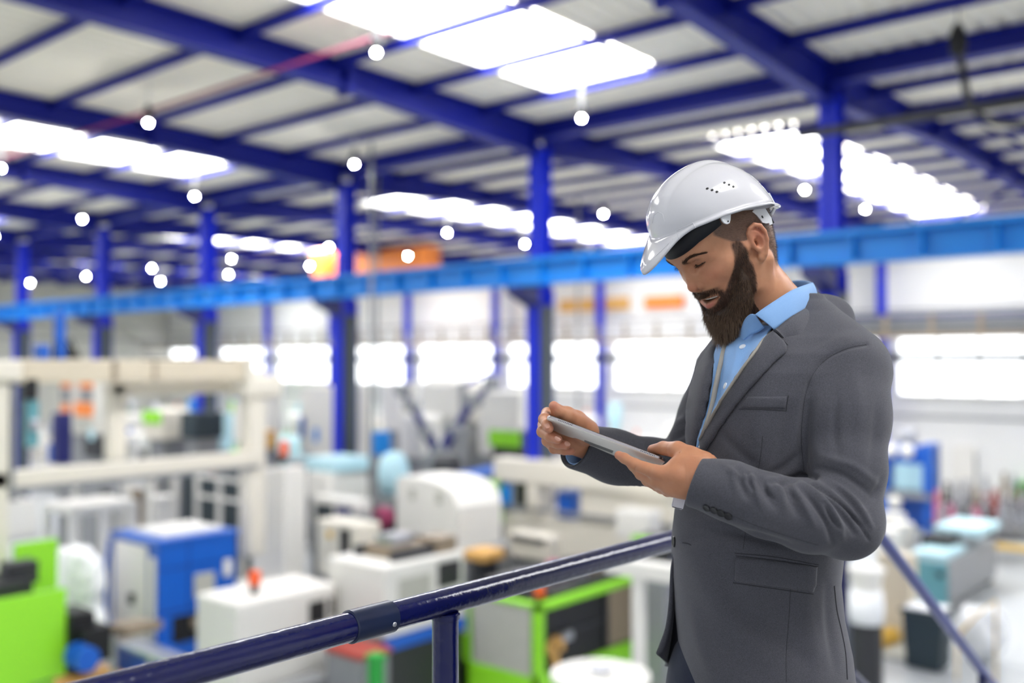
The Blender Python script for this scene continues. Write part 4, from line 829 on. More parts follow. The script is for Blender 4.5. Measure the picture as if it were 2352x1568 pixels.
for k, (px, z, top) in enumerate(((852, 19.4, 700), (866, 23.0, 700), (1328, 26.0, 790), (1222, 25.6, 780))):
    X, Y = G(px, z); b = MB(); b.cyl((X, Y, 0), (X, Y, 9.4), .035, 8); b.build('drop_pipe', 'grey_metal', label=['thin grey drop pipe right beside the middle column', 'second thin grey drop pipe right of the middle column', 'thin grey drop pipe before the windows above the tablet', 'thin grey drop pipe left of the column above the tablet'][k], cat='pipe', smooth=True)
simple('dark_block', 'dark brown block with black panels behind the white platform legs', 'cabinet', 190, 292, 1128, 1235, 23.6, 'brown_steel', .5, [('dark_panel', 'black_part', .05, .45, .05, .95), ('dark_panel', 'black_part', .55, .95, .05, .95)])  # dark block fills the dark area beneath the platforms
# ================================================================ the man: head
def skin_mat():
    m = bpy.data.materials.new('skin'); m.use_nodes = True; nt = m.node_tree; n = nt.nodes; b = n['Principled BSDF']
    a = n.new('ShaderNodeAttribute'); a.attribute_name = 'Col'; tc = n.new('ShaderNodeTexCoord')
    nz = n.new('ShaderNodeTexNoise'); nz.inputs['Scale'].default_value = 60; nz.inputs['Detail'].default_value = 6
    nt.links.new(tc.outputs['Object'], nz.inputs['Vector'])
    mx = n.new('ShaderNodeMix'); mx.data_type = 'RGBA'; mx.blend_type = 'MULTIPLY'; mx.inputs[0].default_value = .28
    cr = n.new('ShaderNodeValToRGB'); cr.color_ramp.elements[0].color = (.72, .55, .5, 1); cr.color_ramp.elements[0].position = .35; cr.color_ramp.elements[1].color = (1, 1, 1, 1); cr.color_ramp.elements[1].position = .6
    nt.links.new(nz.outputs['Fac'], cr.inputs[0]); nt.links.new(a.outputs['Color'], mx.inputs[6]); nt.links.new(cr.outputs[0], mx.inputs[7]); nt.links.new(mx.outputs[2], b.inputs['Base Color'])
    b.inputs['Roughness'].default_value = .46; b.inputs['Specular IOR Level'].default_value = .42
    b.inputs['Subsurface Weight'].default_value = .18; b.inputs['Subsurface Radius'].default_value = (.010, .004, .002); b.inputs['Subsurface Scale'].default_value = .6
    nb = n.new('ShaderNodeTexNoise'); nb.inputs['Scale'].default_value = 900; nt.links.new(tc.outputs['Object'], nb.inputs['Vector'])
    bp = n.new('ShaderNodeBump'); bp.inputs['Strength'].default_value = .25; bp.inputs['Distance'].default_value = .0006; nt.links.new(nb.outputs['Fac'], bp.inputs['Height']); nt.links.new(bp.outputs['Normal'], b.inputs['Normal'])
    MATS['skin'] = m
skin_mat()
def hair_mat(name, rough=.5):
    m = bpy.data.materials.new(name); m.use_nodes = True; b = m.node_tree.nodes['Principled BSDF']; a = m.node_tree.nodes.new('ShaderNodeAttribute'); a.attribute_name = 'Col'
    m.node_tree.links.new(a.outputs['Color'], b.inputs['Base Color']); b.inputs['Roughness'].default_value = rough; b.inputs['Specular IOR Level'].default_value = .35; MATS[name] = m
hair_mat('hair', .48)
_ps, _pp = math.radians(22), math.radians(33)
HL = np.array([math.sin(_ps), 0, -math.cos(_ps)]); HF = np.array([-math.cos(_ps)*math.cos(_pp), -math.sin(_pp), -math.sin(_ps)*math.cos(_pp)])
HU = np.array([-math.cos(_ps)*math.sin(_pp), math.cos(_pp), -math.sin(_ps)*math.sin(_pp)]); HO = np.array([.3721, .1638, 1.668])
HM = np.array([HL, HF, HU])
def h2c(V): return HO + (np.asarray(V, float)/100.) @ HM          # head frame in cm -> camera frame
def c2h(V): return ((np.asarray(V)-HO) @ HM.T)*100.
def h2c_dir(V): return np.asarray(V, float) @ HM
S = Sdf((-9.6, -12, -19), (9.6, 13.2, 13.6), .15)
def both(f):
    for s_ in (1, -1): f(s_)
S.ell((0, .2, 4.0), (7.5, 9.9, 8.4), 0)
S.ell((0, 3.6, 4.2), (6.5, 6.7, 5.6), 1.5)
S.ell((0, 3.6, -1.6), (6.3, 5.9, 7.4), 2.0)
S.ell((0, 4.4, -6.0), (5.3, 4.5, 3.8), 1.6)
S.ell((0, 7.2, -8.6), (2.4, 2.0, 1.9), 1.5)
both(lambda s: S.cone((s*5.6, .6, -3.5), (s*4.9, 2.0, -6.8), 1.5, 1.3, 1.8))
S.ell((0, -2.9, -1.5), (6.1, 4.5, 5.4), 2.0)
S.cone((0, -.6, -4), (0, -.4, -13.5), 5.2, 5.8, 2.0)
S.cone((0, -.6, -12), (0, -1.6, -19), 5.8, 8.0, 2.2)
both(lambda s: S.cone((s*6.2, -1.6, -4.2), (s*1.4, 4.2, -15), .9, 1.0, 1.6))
# brows, temples, sockets
S.chain([(-4.7, 7.1, 2.6), (-2.6, 8.65, 2.95), (0, 8.85, 2.6), (2.6, 8.65, 2.95), (4.7, 7.1, 2.6)], [.9, 1.05, .95, 1.05, .9], 1.2)
both(lambda s: S.ell((s*3.3, 10.0, 1.6), (1.75, 1.5, .85), .9, 's'))
both(lambda s: S.ell((s*1.8, 9.6, 1.1), (.8, .9, .9), .7, 's'))
both(lambda s: S.ell((s*7.6, 5.6, 3.6), (1.3, 2.4, 2.4), 1.5, 's'))
# cheeks
both(lambda s: S.ell((s*4.2, 5.9, -1.3), (2.1, 2.0, 1.7), 1.3))
both(lambda s: S.cone((s*5.8, 5.0, -.5), (s*6.6, 1.6, .1), .9, .8, 1.6))
both(lambda s: S.cone((s*2.6, 7.75, -2.2), (s*4.1, 6.3, -4.3), .85, .6, 1.0))
# nose
S.chain([(0, 8.65, 2.3), (0, 9.05, .8), (0, 9.55, -.8), (0, 9.8, -1.85)], [.62, .56, .68, .8], .7)
S.ell((0, 9.8, -2.2), (.98, .9, .88), .45)
both(lambda s: S.ell((s*1.5, 8.9, -2.35), (.82, 1.0, .80), .25)); both(lambda s: S.chain([(s*1.75, 9.15, -1.35), (s*2.3, 8.85, -1.8), (s*2.5, 8.6, -2.7)], [.04, .10, .07], .28, 's'))
both(lambda s: S.cone((s*.9, 8.95, .2), (s*1.3, 8.7, -1.7), .55, .7, .8))
S.cone((0, 9.55, -2.85), (0, 8.8, -3.2), .42, .5, .4)
both(lambda s: S.ell((s*.76, 9.25, -3.15), (.38, .62, .40), .2, 's'))
both(lambda s: S.chain([(s*2.2, 8.75, -1.55), (s*2.45, 8.5, -2.3), (s*3.0, 8.05, -3.1), (s*3.9, 7.2, -4.1)], [.03, .14, .17, .08], .5, 's'))
# mouth
S.ell((0, 7.35, -4.9), (2.9, 1.5, 2.2), 1.0)
S.chain([(-3.3, 7.75, -5.0), (-1.9, 8.8, -5.45), (0, 9.4, -5.7), (1.9, 8.8, -5.45), (3.3, 7.75, -5.0)], [.32, .5, .55, .5, .32], .12, 's'); S.ell((0, 7.6, -5.5), (3.0, 1.7, .6), .12, 's')
S.chain([(-3.3, 6.95, -4.7), (-1.6, 8.2, -4.65), (-.4, 8.7, -4.7), (0, 8.67, -4.75), (.4, 8.7, -4.7), (1.6, 8.2, -4.65), (3.3, 6.95, -4.7)], [.2, .28, .3, .28, .3, .28, .2], .35)
S.chain([(-3.3, 7.05, -5.3), (-2.0, 8.1, -6.05), (0, 8.75, -6.45), (2.0, 8.1, -6.05), (3.3, 7.05, -5.3)], [.24, .52, .68, .52, .24], .22)
# eyelids around the down-looking eyes
EYE = [(s*3.2, 7.2, 1.8) for s in (1, -1)]
for e in EYE:
    S.ell(e, (1.5, 1.4, 1.28), .4)
    s = math.copysign(1, e[0])
    S.chain([(e[0]-s*1.3, 8.45, 1.22), (e[0]-s*.4, 8.8, 1.02), (e[0]+s*.5, 8.6, 1.1), (e[0]+s*1.45, 7.85, 1.55)], [.09, .24, .24, .09], .06, 's')
    S.chain([(e[0]-s*1.2, 8.5, 1.9), (e[0], 8.75, 2.42), (e[0]+s*1.0, 8.4, 2.5), (e[0]+s*1.8, 7.4, 2.15)], [.08, .11, .11, .07], .22, 's')
    S.chain([(e[0]-s*1.0, 8.35, .35), (e[0], 8.4, .0), (e[0]+s*1.2, 7.7, .15)], [.08, .1, .08], .3, 's')
# ears
def ear(s):
    R = lambda f, u, l: (s*l, f, u)
    S.ell((s*7.55, -.75, .1), (.6, 1.65, 2.5), .5)
    out = [(.45, .8), (.45, 1.8), (-.1, 2.5), (-1.0, 2.65), (-1.75, 2.0), (-2.0, .8), (-1.8, -.6), (-1.25, -1.8), (-.6, -2.7)]
    ll = [7.35, 7.6, 7.9, 8.2, 8.4, 8.45, 8.3, 8.0, 7.75]
    S.chain([R(f, u, l) for (f, u), l in zip(out, ll)], [.25, .34, .36, .38, .38, .36, .34, .34, .36], .2)
    S.ell(R(-.1, -2.75, 7.4), (.45, .85, .85), .4)
    S.chain([R(-.1, -1.7, 7.6), R(-1.0, -1.1, 7.9), R(-1.3, .2, 8.05), R(-1.0, 1.3, 8.0), R(-.3, 1.8, 7.9)], [.22, .28, .28, .26, .2], .25)
    S.ell(R(-.3, -.2, 8.1), (.72, .7, 1.05), .25, 's'); S.ell(R(-.2, -.3, 7.3), (.9, .38, .4), .2, 's')
    S.chain([R(.1, 1.2, 8.1), R(-.5, 2.05, 8.3), R(-1.35, 1.5, 8.5), R(-1.6, .2, 8.45)], [.1, .12, .12, .1], .18, 's')
    S.ell(R(.55, -.3, 7.55), (.35, .3, .55), .3)
    S.cone(R(.4, 1.0, 7.5), R(-.3, .55, 7.75), .2, .16, .2)
both(ear)
HV, HFc = S.mesh(2); del S
HN = normals(HV, HFc)
# skin colour per vertex (pigment only: lips, ears, beard shadow, shaved hair)
def gauss(V, c, r): return np.exp(-(((V-np.array(c))/np.array(r))**2).sum(1))
base = np.array(srgb('#c08a69')[:3]); hc = np.tile(base, (len(HV), 1))
def mixc(w, c): global hc; hc = hc*(1-w[:, None])+np.array(srgb(c)[:3])*w[:, None]
for s_ in (1, -1):
    mixc(.55*gauss(HV, (s_*4.3, 7.3, -1.1), (2.0, 2.2, 1.6)), '#cd8468'); mixc(.75*gauss(HV, (s_*8.0, -1.3, 1), (.9, 2.2, 2.6)), '#c97f68')
    mixc(.35*gauss(HV, (s_*3.2, 8.4, 1.2), (1.8, 1.2, 1.0)), '#b07a62')
mixc(.55*gauss(HV, (0, 10.8, -2.2), (1.6, 1.4, 1.2)), '#cc8067')
dl = np.abs(HV[:, 0]); lipm = np.exp(-((HV[:, 0]/2.3)**4))
curve_u = -5.75+.0*dl+.055*dl**2; 
mixc(.85*lipm*np.exp(-((HV[:, 2]-(-6.4+.11*dl**2))/.42)**2)*(HV[:, 1] > 6.9), '#b8695f')

# beard shadow under the beard hair
def beard_w(V):
    """0..1 where beard grows, head frame"""
    l, f, u = np.abs(V[:, 0]), V[:, 1], V[:, 2]
    fr = np.interp(u, [-14, -6.5, -5.4, -4.4, -3.2, -1.5, 0, 1.5, 2.6], [20, 20, 8.2, 7.5, 6.6, 5.5, 4.7, 4.1, 3.6])      # front limit on the cheek
    bk = np.interp(u, [-14, -11, -9, -7, -5, -3, -1, 1, 2.5], [8.0, 6.5, 3.9, 2.6, 1.9, 1.6, 1.6, 1.8, 1.9])
    side = ((fr-f)/.5).clip(0, 1)*((f-bk)/.5).clip(0, 1)*((u+13)/.5).clip(0, 1)*((2.4-u)/.8).clip(0, 1)
    must = np.exp(-((l/4.1)**8))*((-3.3-u+.02*l)/.35).clip(0, 1)*((u+4.6-.0*l)/.25).clip(0, 1)*(f > 6.2)
    gb = ((l-3.2)/.4).clip(0, 1)*((-3.9-u)/.4).clip(0, 1)*((u+6.9)/.5).clip(0, 1)*(f > 5.0)*((4.6-l)/.6).clip(0, 1)
    chin = ((-7.4+.17*np.minimum(l, 3.6)**2-u)/.3).clip(0, 1)*np.where(l < 4.2, 1, (u < -6.5))*(f > 3.6)*((u+13)/.5).clip(0, 1)
    lip = np.exp(-((V[:, 0]/2.9)**6))*np.exp(-((u-(-6.35+.12*l**2))/.5)**4)*(f > 6.9)
    return np.maximum.reduce([side, must, gb, chin])*(1-lip)
bw = beard_w(HV); mixc(.85*bw, '#3b271c')
def scalp_w(V):
    l, f, u = np.abs(V[:, 0]), V[:, 1], V[:, 2]
    fl = np.interp(u, [-9, -5, -3, 0, 1.2, 2.2, 3.4, 4.6, 6, 8], [-3.5, -3.3, -2.6, -2.6, 1.9, 3.6, 4.6, 5.6, 5.6, 7.5]); fl = np.where((u < 3.2) & (u > 2.2), fl, fl)
    return ((fl-f)/.5).clip(0, 1)*((u+7.6-.25*np.abs(f+6))/1.2).clip(0, 1)*((l > 4.2) | (f < -3) | (u > 5))*(~((l > 7.25+.12*np.abs(u)) & (f > -3) & (f < 1.0) & (u < 3.4)))
sw = scalp_w(HV); mixc(.8*sw, '#5a4a42')
BODY_PARTS = [(h2c(HV), HFc, hc)]
HEAD_BVH = BVHTree.FromPolygons([Vector(v) for v in HV], [list(map(int, f)) for f in tri(HFc)])
rng = np.random.RandomState(7)
def sample_surface(V, F, w, n):
    T = tri(F); a, b, c = V[T[:, 0]], V[T[:, 1]], V[T[:, 2]]; ar = np.linalg.norm(np.cross(b-a, c-a), axis=1)/2; wt = ar*(w[T].mean(1)**1.5); wt /= wt.sum()
    i = rng.choice(len(T), n, p=wt); r1, r2 = np.sqrt(rng.rand(n)), rng.rand(n); p = a[i]*(1-r1)[:, None]+b[i]*(r1*(1-r2))[:, None]+c[i]*(r1*r2)[:, None]
    nn = np.cross(b[i]-a[i], c[i]-a[i]); nn /= np.linalg.norm(nn, axis=1)[:, None]+1e-9
    return p, nn
def strands(P0, D0, D1, L, r, col, seg=4, jitter=.15, colt=None):
    """hair strands as tapered three-sided tubes; head frame in cm"""
    n = len(P0); V = []; Cc = []; pts = [P0]; 
    for k in range(seg):
        t = (k+.5)/seg; D = D0*(1-t)[...] if False else D0*(1-t)+D1*t; D = D+rng.randn(n, 3)*jitter; D /= np.linalg.norm(D, axis=1)[:, None]; pts.append(pts[-1]+D*(L/seg)[:, None])
    up = rng.randn(n, 3); T = pts[-1]-pts[0]; a = np.cross(T, up); a /= np.linalg.norm(a, axis=1)[:, None]+1e-9; b = np.cross(T, a); b /= np.linalg.norm(b, axis=1)[:, None]+1e-9
    rs = r[:, None]*np.array([1.0]+[1-.85*(k+1)/seg for k in range(seg)])[None]
    for k in range(seg+1):
        for j in range(3):
            w = 2*math.pi*j/3; V.append(pts[k]+(a*math.cos(w)+b*math.sin(w))*rs[:, k:k+1]); Cc.append(col if colt is None else col*(1-k/seg)+colt*(k/seg))
    V = np.stack(V, 1); Cc = np.stack(Cc, 1); m = 3*(seg+1); F = []
    for k in range(seg):
        for j in range(3): F.append([k*3+j, k*3+(j+1) % 3, (k+1)*3+(j+1) % 3, (k+1)*3+j])
    F = np.array(F)[None]+(np.arange(n)*m)[:, None, None]
    return V.reshape(-1, 3), F.reshape(-1, 4), Cc.reshape(-1, 3)
# ================================================================ white hard hat
mat('helmet_white', '#d6d5da', .16, var=.01, coat=.5)
mat('strap_white', '#dfe1e6', .35)
mat('sweatband', '#0e1118', .6, var=.15, scale=40)
def rim(a):
    """lower edge of the shell at azimuth a (0 = front), head frame cm"""
    c, s_ = math.cos(a), math.sin(a); f = .2+10.8*c if c > 0 else .2+10.3*c; l = 9.9*s_
    u = np.interp(f, [-11.2, -8, -5, 0, 4, 8, 11.4], [1.5, 2.8, 4.6, 6.6, 7.7, 8.3, 8.1]); return l, f, u
def shell_pt(a, t, off=0.):
    l, f, u0 = rim(a); top = 15.2; cc = math.cos(t*math.pi/2)**.86; ss = math.sin(t*math.pi/2)**1.02
    sh = 1.0 if off == 0 else 1.0+off/10.5
    x = l*cc*sh; y = .2+(f-.2)*cc*sh - .55*ss*0; z = u0+(top-u0)*ss+off*ss
    tilt = .10*(y)*ss; z += tilt*.35
    # raised centre crest with side grooves
    w = abs(x); r_ = ss**.7*(1-max(0, (-y-8.5)/3)); z += .42*math.exp(-(w/2.3)**4)*r_ - .12*math.exp(-((w-3.0)/.45)**2)*r_
    if y > 7: y += .25*math.exp(-(w/2.6)**4)*ss
    return (x, y, z)
NA, NT = 144, 30; V = []; F = []
for j in range(NT+1):
    for i in range(NA): V.append(shell_pt(2*math.pi*i/NA, j/NT*.999))
# flange and peak rings below the rim
def flange(a, k):
    l, f, u = rim(a); c = math.cos(a); fr = max(0, c)**2.2; pk = math.exp(-(a if a <= math.pi else a-2*math.pi)**2/(.345**2)) 
    out = .5+5.2*pk+.3*max(0, -c)**3; dn = .25+2.9*pk+.55*max(0, -c)**6; dl, df = math.sin(a), math.cos(a)
    st = [(0, 0), (.25, .10), (.62, .52), (1.0, 1.0), (1.0, 1.06)][k]; lip = [0, 0, 0, 0, -.35][k]
    wl = 1-.25*pk
    return (l+dl*out*st[0]*wl, f+df*out*st[0], u-dn*st[1]+lip)
rings = [[flange(2*math.pi*i/NA, k) for i in range(NA)] for k in range(1, 5)]
inner = [[(lambda q, r_: (q[0]*r_, .2+(q[1]-.2)*r_, q[2]+dz))(flange(2*math.pi*i/NA, kk), 1-rr) for i in range(NA)] for kk, rr, dz in ((4, .012, .05), (2, .012, -.15), (0, .028, -.15))]
inner += [[tuple(np.array([0, .2, 0])+(np.array(shell_pt(2*math.pi*i/NA, t))-np.array([0, .2, 0]))*np.array([.965, .965, .975])) for i in range(NA)] for t in (.15, .4, .7, .95)]
order = [[tuple(V[j*NA+i]) for i in range(NA)] for j in range(NT, -1, -1)]+rings+inner
V = [p for r_ in order for p in r_]; F = [[r_*NA+i, r_*NA+(i+1) % NA, (r_+1)*NA+(i+1) % NA, (r_+1)*NA+i] for r_ in range(len(order)-1) for i in range(NA)]
tc_ = np.mean([V[i] for i in range(NA)], 0); V.append(tuple(tc_+np.array([0, 0, .0]))); k = len(V)-1
F += [[k, (i+1) % NA, i, i] for i in range(0)]
HV_ = np.array(V); HF_ = np.array(F)
capF = np.array([[k, i, (i+1) % NA] for i in range(NA)])
hat = thing('hard_hat', CAM, 'glossy white vented hard hat worn by the bearded man', 'hard hat')
F4 = HF_; Vw = h2c(HV_)
bm = bmesh.new(); vv = [bm.verts.new(Vector(c2w(q[None])[0])) for q in Vw]
for f in F4:
    bm.faces.new([vv[i] for i in f])
for f in capF: bm.faces.new([vv[i] for i in f])
bmesh.ops.recalc_face_normals(bm, faces=bm.faces[:]); me = bpy.data.meshes.new('shell'); bm.to_mesh(me); bm.free()
for p_ in me.polygons: p_.use_smooth = True
me.materials.append(MATS['helmet_white']); shell = bpy.data.objects.new('shell', me); COL.objects.link(shell); shell.parent = hat; shell.matrix_basis = hat.matrix_basis.inverted()
HAT_BVH = BVHTree.FromPolygons([Vector(v) for v in Vw], [list(map(int, f)) for f in F4])
# vent holes, in two slanting rows of three on each side
def on_hat(px, py, off=0.):
    q, n_ = cast(HAT_BVH, px, py); s_ = -np.sign((n_*q).sum()); return q+n_*s_*off, n_*s_
mk = [(1624.5, 433), (1635.5, 436.5), (1646.5, 440.5), (1664, 419.5), (1674.5, 424), (1684.5, 428.5)]
def disc(q, n_, r, h, name, m_, par, k2=14, st=1.25):
    n_ = nrm(n_); a = nrm(np.cross(n_, HU)); b = np.cross(n_, a); V = []
    for (rr, hh) in ((r*.97, -h), (r, h*.6), (r*.8, h)):
        for i in range(k2):
            w = 2*math.pi*i/k2; V.append(q+(a*math.cos(w)*st+b*math.sin(w))*rr+n_*hh)
    m = MB(); V = c2w(np.array(V)); m.v = [tuple(v) for v in V]; m.f = [(j*k2+i, j*k2+(i+1) % k2, (j+1)*k2+(i+1) % k2, (j+1)*k2+i) for j in range(2) for i in range(k2)]+[tuple(range(2*k2, 3*k2)), tuple(range(k2))[::-1]]
    return m.build(name, m_, par, True)
for q in mk:
    c, n_ = on_hat(*q); disc(c, n_, .0020, .00035, 'vent_hole', 'black_part', hat)
    h = c2h(c); h[0] *= -1; nh = np.array([-(n_@HL), n_@HF, n_@HU]); disc(h2c(h), nh@HM, .0020, .00035, 'vent_hole', 'black_part', hat)
c, n_ = on_hat(1655, 431); disc(c, n_, .0012, .0003, 'moulded_stud', 'helmet_white', hat)
# embossed frames and ribs on the shell
def emboss(pts, r, name='moulded_rib'):
    P3 = []
    for i in range(len(pts)-1):
        for t in np.linspace(0, 1, 8, endpoint=i == len(pts)-2):
            p_ = np.array(pts[i])*(1-t)+np.array(pts[i+1])*t; q, n_ = cast(HAT_BVH, *p_)
            if q is None: continue
            P3.append(q)
    if len(P3) > 2: V_, F_ = tubeC(P3, r, 6); mesh_obj(name, V_, F_, 'helmet_white', hat)
emboss([(1561, 549), (1553.5, 529), (1592, 512), (1600, 528)], .0007)
emboss([(1504, 590), (1527, 568), (1543, 552)], .0010)
emboss([(1531, 577), (1537, 560), (1546, 548)], .0009)
emboss([(1498, 512), (1502, 494), (1512, 486), (1522, 492), (1526, 508)], .0006)
# sweatband: dark band around the head under the shell
def band(a, dz, ex=0.):
    c, s_ = math.cos(a), math.sin(a); f = -.1+(10.75+ex)*c if c > 0 else -.1+(10.2+ex)*c; l = (8.35+ex)*s_
    u = np.interp(f, [-10.5, -5, 0, 4, 8, 11], [.9, 2.6, 4.9, 6.0, 5.2, 3.9]); return (l, f, u+dz)
def band_mesh(a0, a1, z0, z1, ex, th, n=60):
    A = [band(a0+(a1-a0)*i/n, z0, ex) for i in range(n+1)]; B_ = [band(a0+(a1-a0)*i/n, z1, ex) for i in range(n+1)]
    return ribbon(h2c(A), h2c(B_), n+1, 3, th)
V_, F_ = band_mesh(-1.30, 1.17, -.2, 2.9, 0, .0022); mesh_obj('sweatband', V_, F_, 'sweatband', hat, label='black padded sweatband')
V_, F_ = band_mesh(1.2, 2*math.pi-1.2, .9, 3.2, .35, .0015, 90); mesh_obj('headband', V_, F_, 'strap_white', hat)
# harness lug at the side, rear cradle and ratchet
def poly3(pts, l, th, name, m_, par=None, dl=None):
    """flat plate in the head frame at lateral offset l (list of f,u)"""
    n = len(pts); L_ = l if isinstance(l, (list, tuple)) else [l]*n; V = [(a, f, u) for (f, u), a in zip(pts, L_)]+[(a-th, f, u) for (f, u), a in zip(pts, L_)]
    m = MB(); m.v = [tuple(x) for x in c2w(h2c(V))]; m.f = [tuple(range(n)), tuple(range(n, 2*n))[::-1]]+[(i, (i+1) % n, n+(i+1) % n, n+i) for i in range(n)]
    return m.build(name, m_, par if par is not None else hat)
def fu(px, py, l):
    """head-frame f,u of a pixel on the sagittal plane l (cm)"""
    a, b = (px-1176)/FPX, (784-py)/FPX; M = np.array([HF, HU, -np.array([a, b, 1])]).T; s_ = np.linalg.solve(M, -(HO+l/100*HL)); return s_[0]*100, s_[1]*100
lug = [fu(x, y, 9.4) for x, y in ((1657, 500), (1660, 507), (1664, 512), (1671, 514.5), (1676, 512), (1678, 505), (1679, 492), (1660, 494))]
lo = poly3(lug, 9.4, .35, 'harness_lug', 'strap_white'); c = h2c((9.45,)+tuple(fu(1672, 508, 9.4))); disc(c, HL, .0012, .0006, 'lug_hole', 'black_part', lo, st=1)
rc = [fu(x, y, 7.3) for x, y in ((1728, 486), (1738, 494), (1746, 503), (1752, 511), (1760, 513), (1767, 512), (1768, 517), (1775, 514), (1772, 500), (1764, 488), (1758, 478), (1735, 478))]
rs = poly3(rc, 7.3, .3, 'rear_cradle', 'strap_white'); c = h2c((7.32,)+tuple(fu(1751, 498, 7.3))); disc(c, HL, .0026, .0005, 'cradle_slot', 'black_part', rs, st=.55)
rp = [fu(x, y, 6.7) for x, y in ((1752, 479), (1758, 479), (1777, 511), (1771, 517))]
poly3(rp, 6.9, .5, 'ratchet_pad', 'sweatband'); V_, F_ = tubeC([h2c(x) for x in ((6.3,)+fu(1779, 478, 6.3), (6.2,)+fu(1776, 485, 6.2), (6.0,)+fu(1772, 492, 6.0))], .0028, 8); mesh_obj('ratchet_arm', V_, F_, 'strap_white', hat)
# ================================================================ the man: hands, arms and body under the clothes
SKH = '#bf8766'
def hand_col(V, tips, knuck):
    c = np.tile(np.array(srgb(SKH)[:3]), (len(V), 1)); P2 = pix(V)
    for t in tips: w = .5*np.exp(-((V-t)**2).sum(1)/.011**2); c = c*(1-w[:, None])+np.array(srgb('#d08878')[:3])*w[:, None]
    for t in knuck: w = .35*np.exp(-((V-t)**2).sum(1)/.008**2); c = c*(1-w[:, None])+np.array(srgb('#b56a54')[:3])*w[:, None]
    return c
# left hand (near): thumb on the screen side, fingers under the tablet
H = Sdf(C(1405, 1150, 1.46)*np.array([1, 1, 1])-np.array([.01, .03, 0]), C(1740, 985, 1.66)+np.array([.02, .02, .0]), .0013)
H.cone(C(1720, 1138, 1.478), C(1625, 1098, 1.50), .031, .030, 0)
H.ell(C(1583, 1091, 1.505), (.040, .036, .023), .02)
H.cone(C(1600, 1102, 1.502), C(1543, 1111, 1.515), .027, .020, .013)
H.chain([C(1612, 1066, 1.505), C(1585, 1050, 1.518), C(1556, 1034, 1.53)], [.022, .017, .0138], .010)      # thenar
th = [C(1558, 1034, 1.53), C(1524, 1029, 1.562), C(1499, 1033, 1.58)]
H.chain(th, [.0138, .0108, .0088], .005)
ix = [C(1556, 1092, 1.497), C(1508, 1085, 1.512), C(1458, 1066, 1.53), C(1434, 1052, 1.545), C(1421, 1045, 1.552)]
H.chain(ix, [.016, .0118, .0092, .0082, .0070], .007)
mf = [C(1556, 1102, 1.507), C(1510, 1105, 1.522), C(1472, 1088, 1.555), C(1455, 1070, 1.59), C(1445, 1062, 1.60)]
H.chain(mf, [.016, .0118, .0095, .0085, .0072], .006)
rf = [C(1550, 1108, 1.517), C(1520, 1117, 1.537), C(1487, 1103, 1.575), C(1470, 1086, 1.61), C(1462, 1080, 1.62)]
H.chain(rf, [.015, .0113, .0092, .008, .007], .006)
pf = [C(1558, 1118, 1.525), C(1534, 1126, 1.55), C(1508, 1116, 1.59), C(1492, 1102, 1.62)]
H.chain(pf, [.013, .0098, .0082, .007], .006)
for q in (C(1514, 1086, 1.502), C(1514, 1105, 1.512), C(1522, 1120, 1.528)): H.ell(q, (.009, .008, .007), .007)
H.chain([C(1457, 1052, 1.519), C(1460, 1066, 1.515), C(1458, 1079, 1.523)], [.0010, .0013, .0010], .0022, 's')
H.chain([C(1464, 1055, 1.518), C(1466, 1068, 1.513)], [.0008, .0008], .0018, 's')
H.chain([C(1434, 1042, 1.535), C(1436, 1052, 1.533)], [.0007, .0008], .0016, 's')
H.chain([C(1552, 1017, 1.51), C(1560, 1030, 1.505), C(1562, 1042, 1.508)], [.0006, .001, .0006], .003, 's')
NV, NF = H.mesh(2); BODY_PARTS.append((NV, NF, hand_col(NV, [ix[-1], th[-1]], [ix[2], ix[1], mf[1], th[1]])))
# right hand (far): thumb over the screen edge, fingers curled under the far end
H = Sdf(C(1215, 1075, 1.56)-np.array([0, .02, 0]), C(1420, 900, 1.80)+np.array([.01, .01, 0]), .0013)
H.cone(C(1400, 1040, 1.745), C(1345, 1012, 1.725), .029, .027, 0)
H.ell(C(1303, 988, 1.71), (.036, .032, .020), .02)
H.chain([C(1345, 992, 1.69), C(1322, 968, 1.67), C(1300, 955, 1.655), C(1283, 946, 1.645), C(1272, 932, 1.64)], [.024, .0195, .0165, .0120, .0085], .012)
fr = [[C(1290, 955, 1.715), C(1257, 949, 1.675), C(1250, 962, 1.635), C(1256, 975, 1.605), C(1261, 984, 1.592)],
      [C(1285, 975, 1.715), C(1249, 975, 1.675), C(1246, 991, 1.64), C(1264, 1003, 1.61), C(1281, 1009, 1.598)],
      [C(1290, 995, 1.715), C(1256, 998, 1.68), C(1257, 1012, 1.645), C(1281, 1019, 1.62), C(1300, 1022, 1.61)],
      [C(1300, 1010, 1.715), C(1263, 1018, 1.685), C(1272, 1030, 1.66), C(1296, 1034, 1.64), C(1312, 1036, 1.635)]]
for f_, sc_ in zip(fr, (1, 1, .97, .88)): H.chain(f_, [.0125*sc_, .0100*sc_, .0096*sc_, .0086*sc_, .0076*sc_], .004)
H.cone(C(1303, 1022, 1.70), C(1352, 1028, 1.725), .014, .020, .012)
FV, FF = H.mesh(2); BODY_PARTS.append((FV, FF, hand_col(FV, [f_[-1] for f_ in fr]+[C(1271, 932, 1.63)], [f_[1] for f_ in fr]+[f_[2] for f_ in fr]))); del H
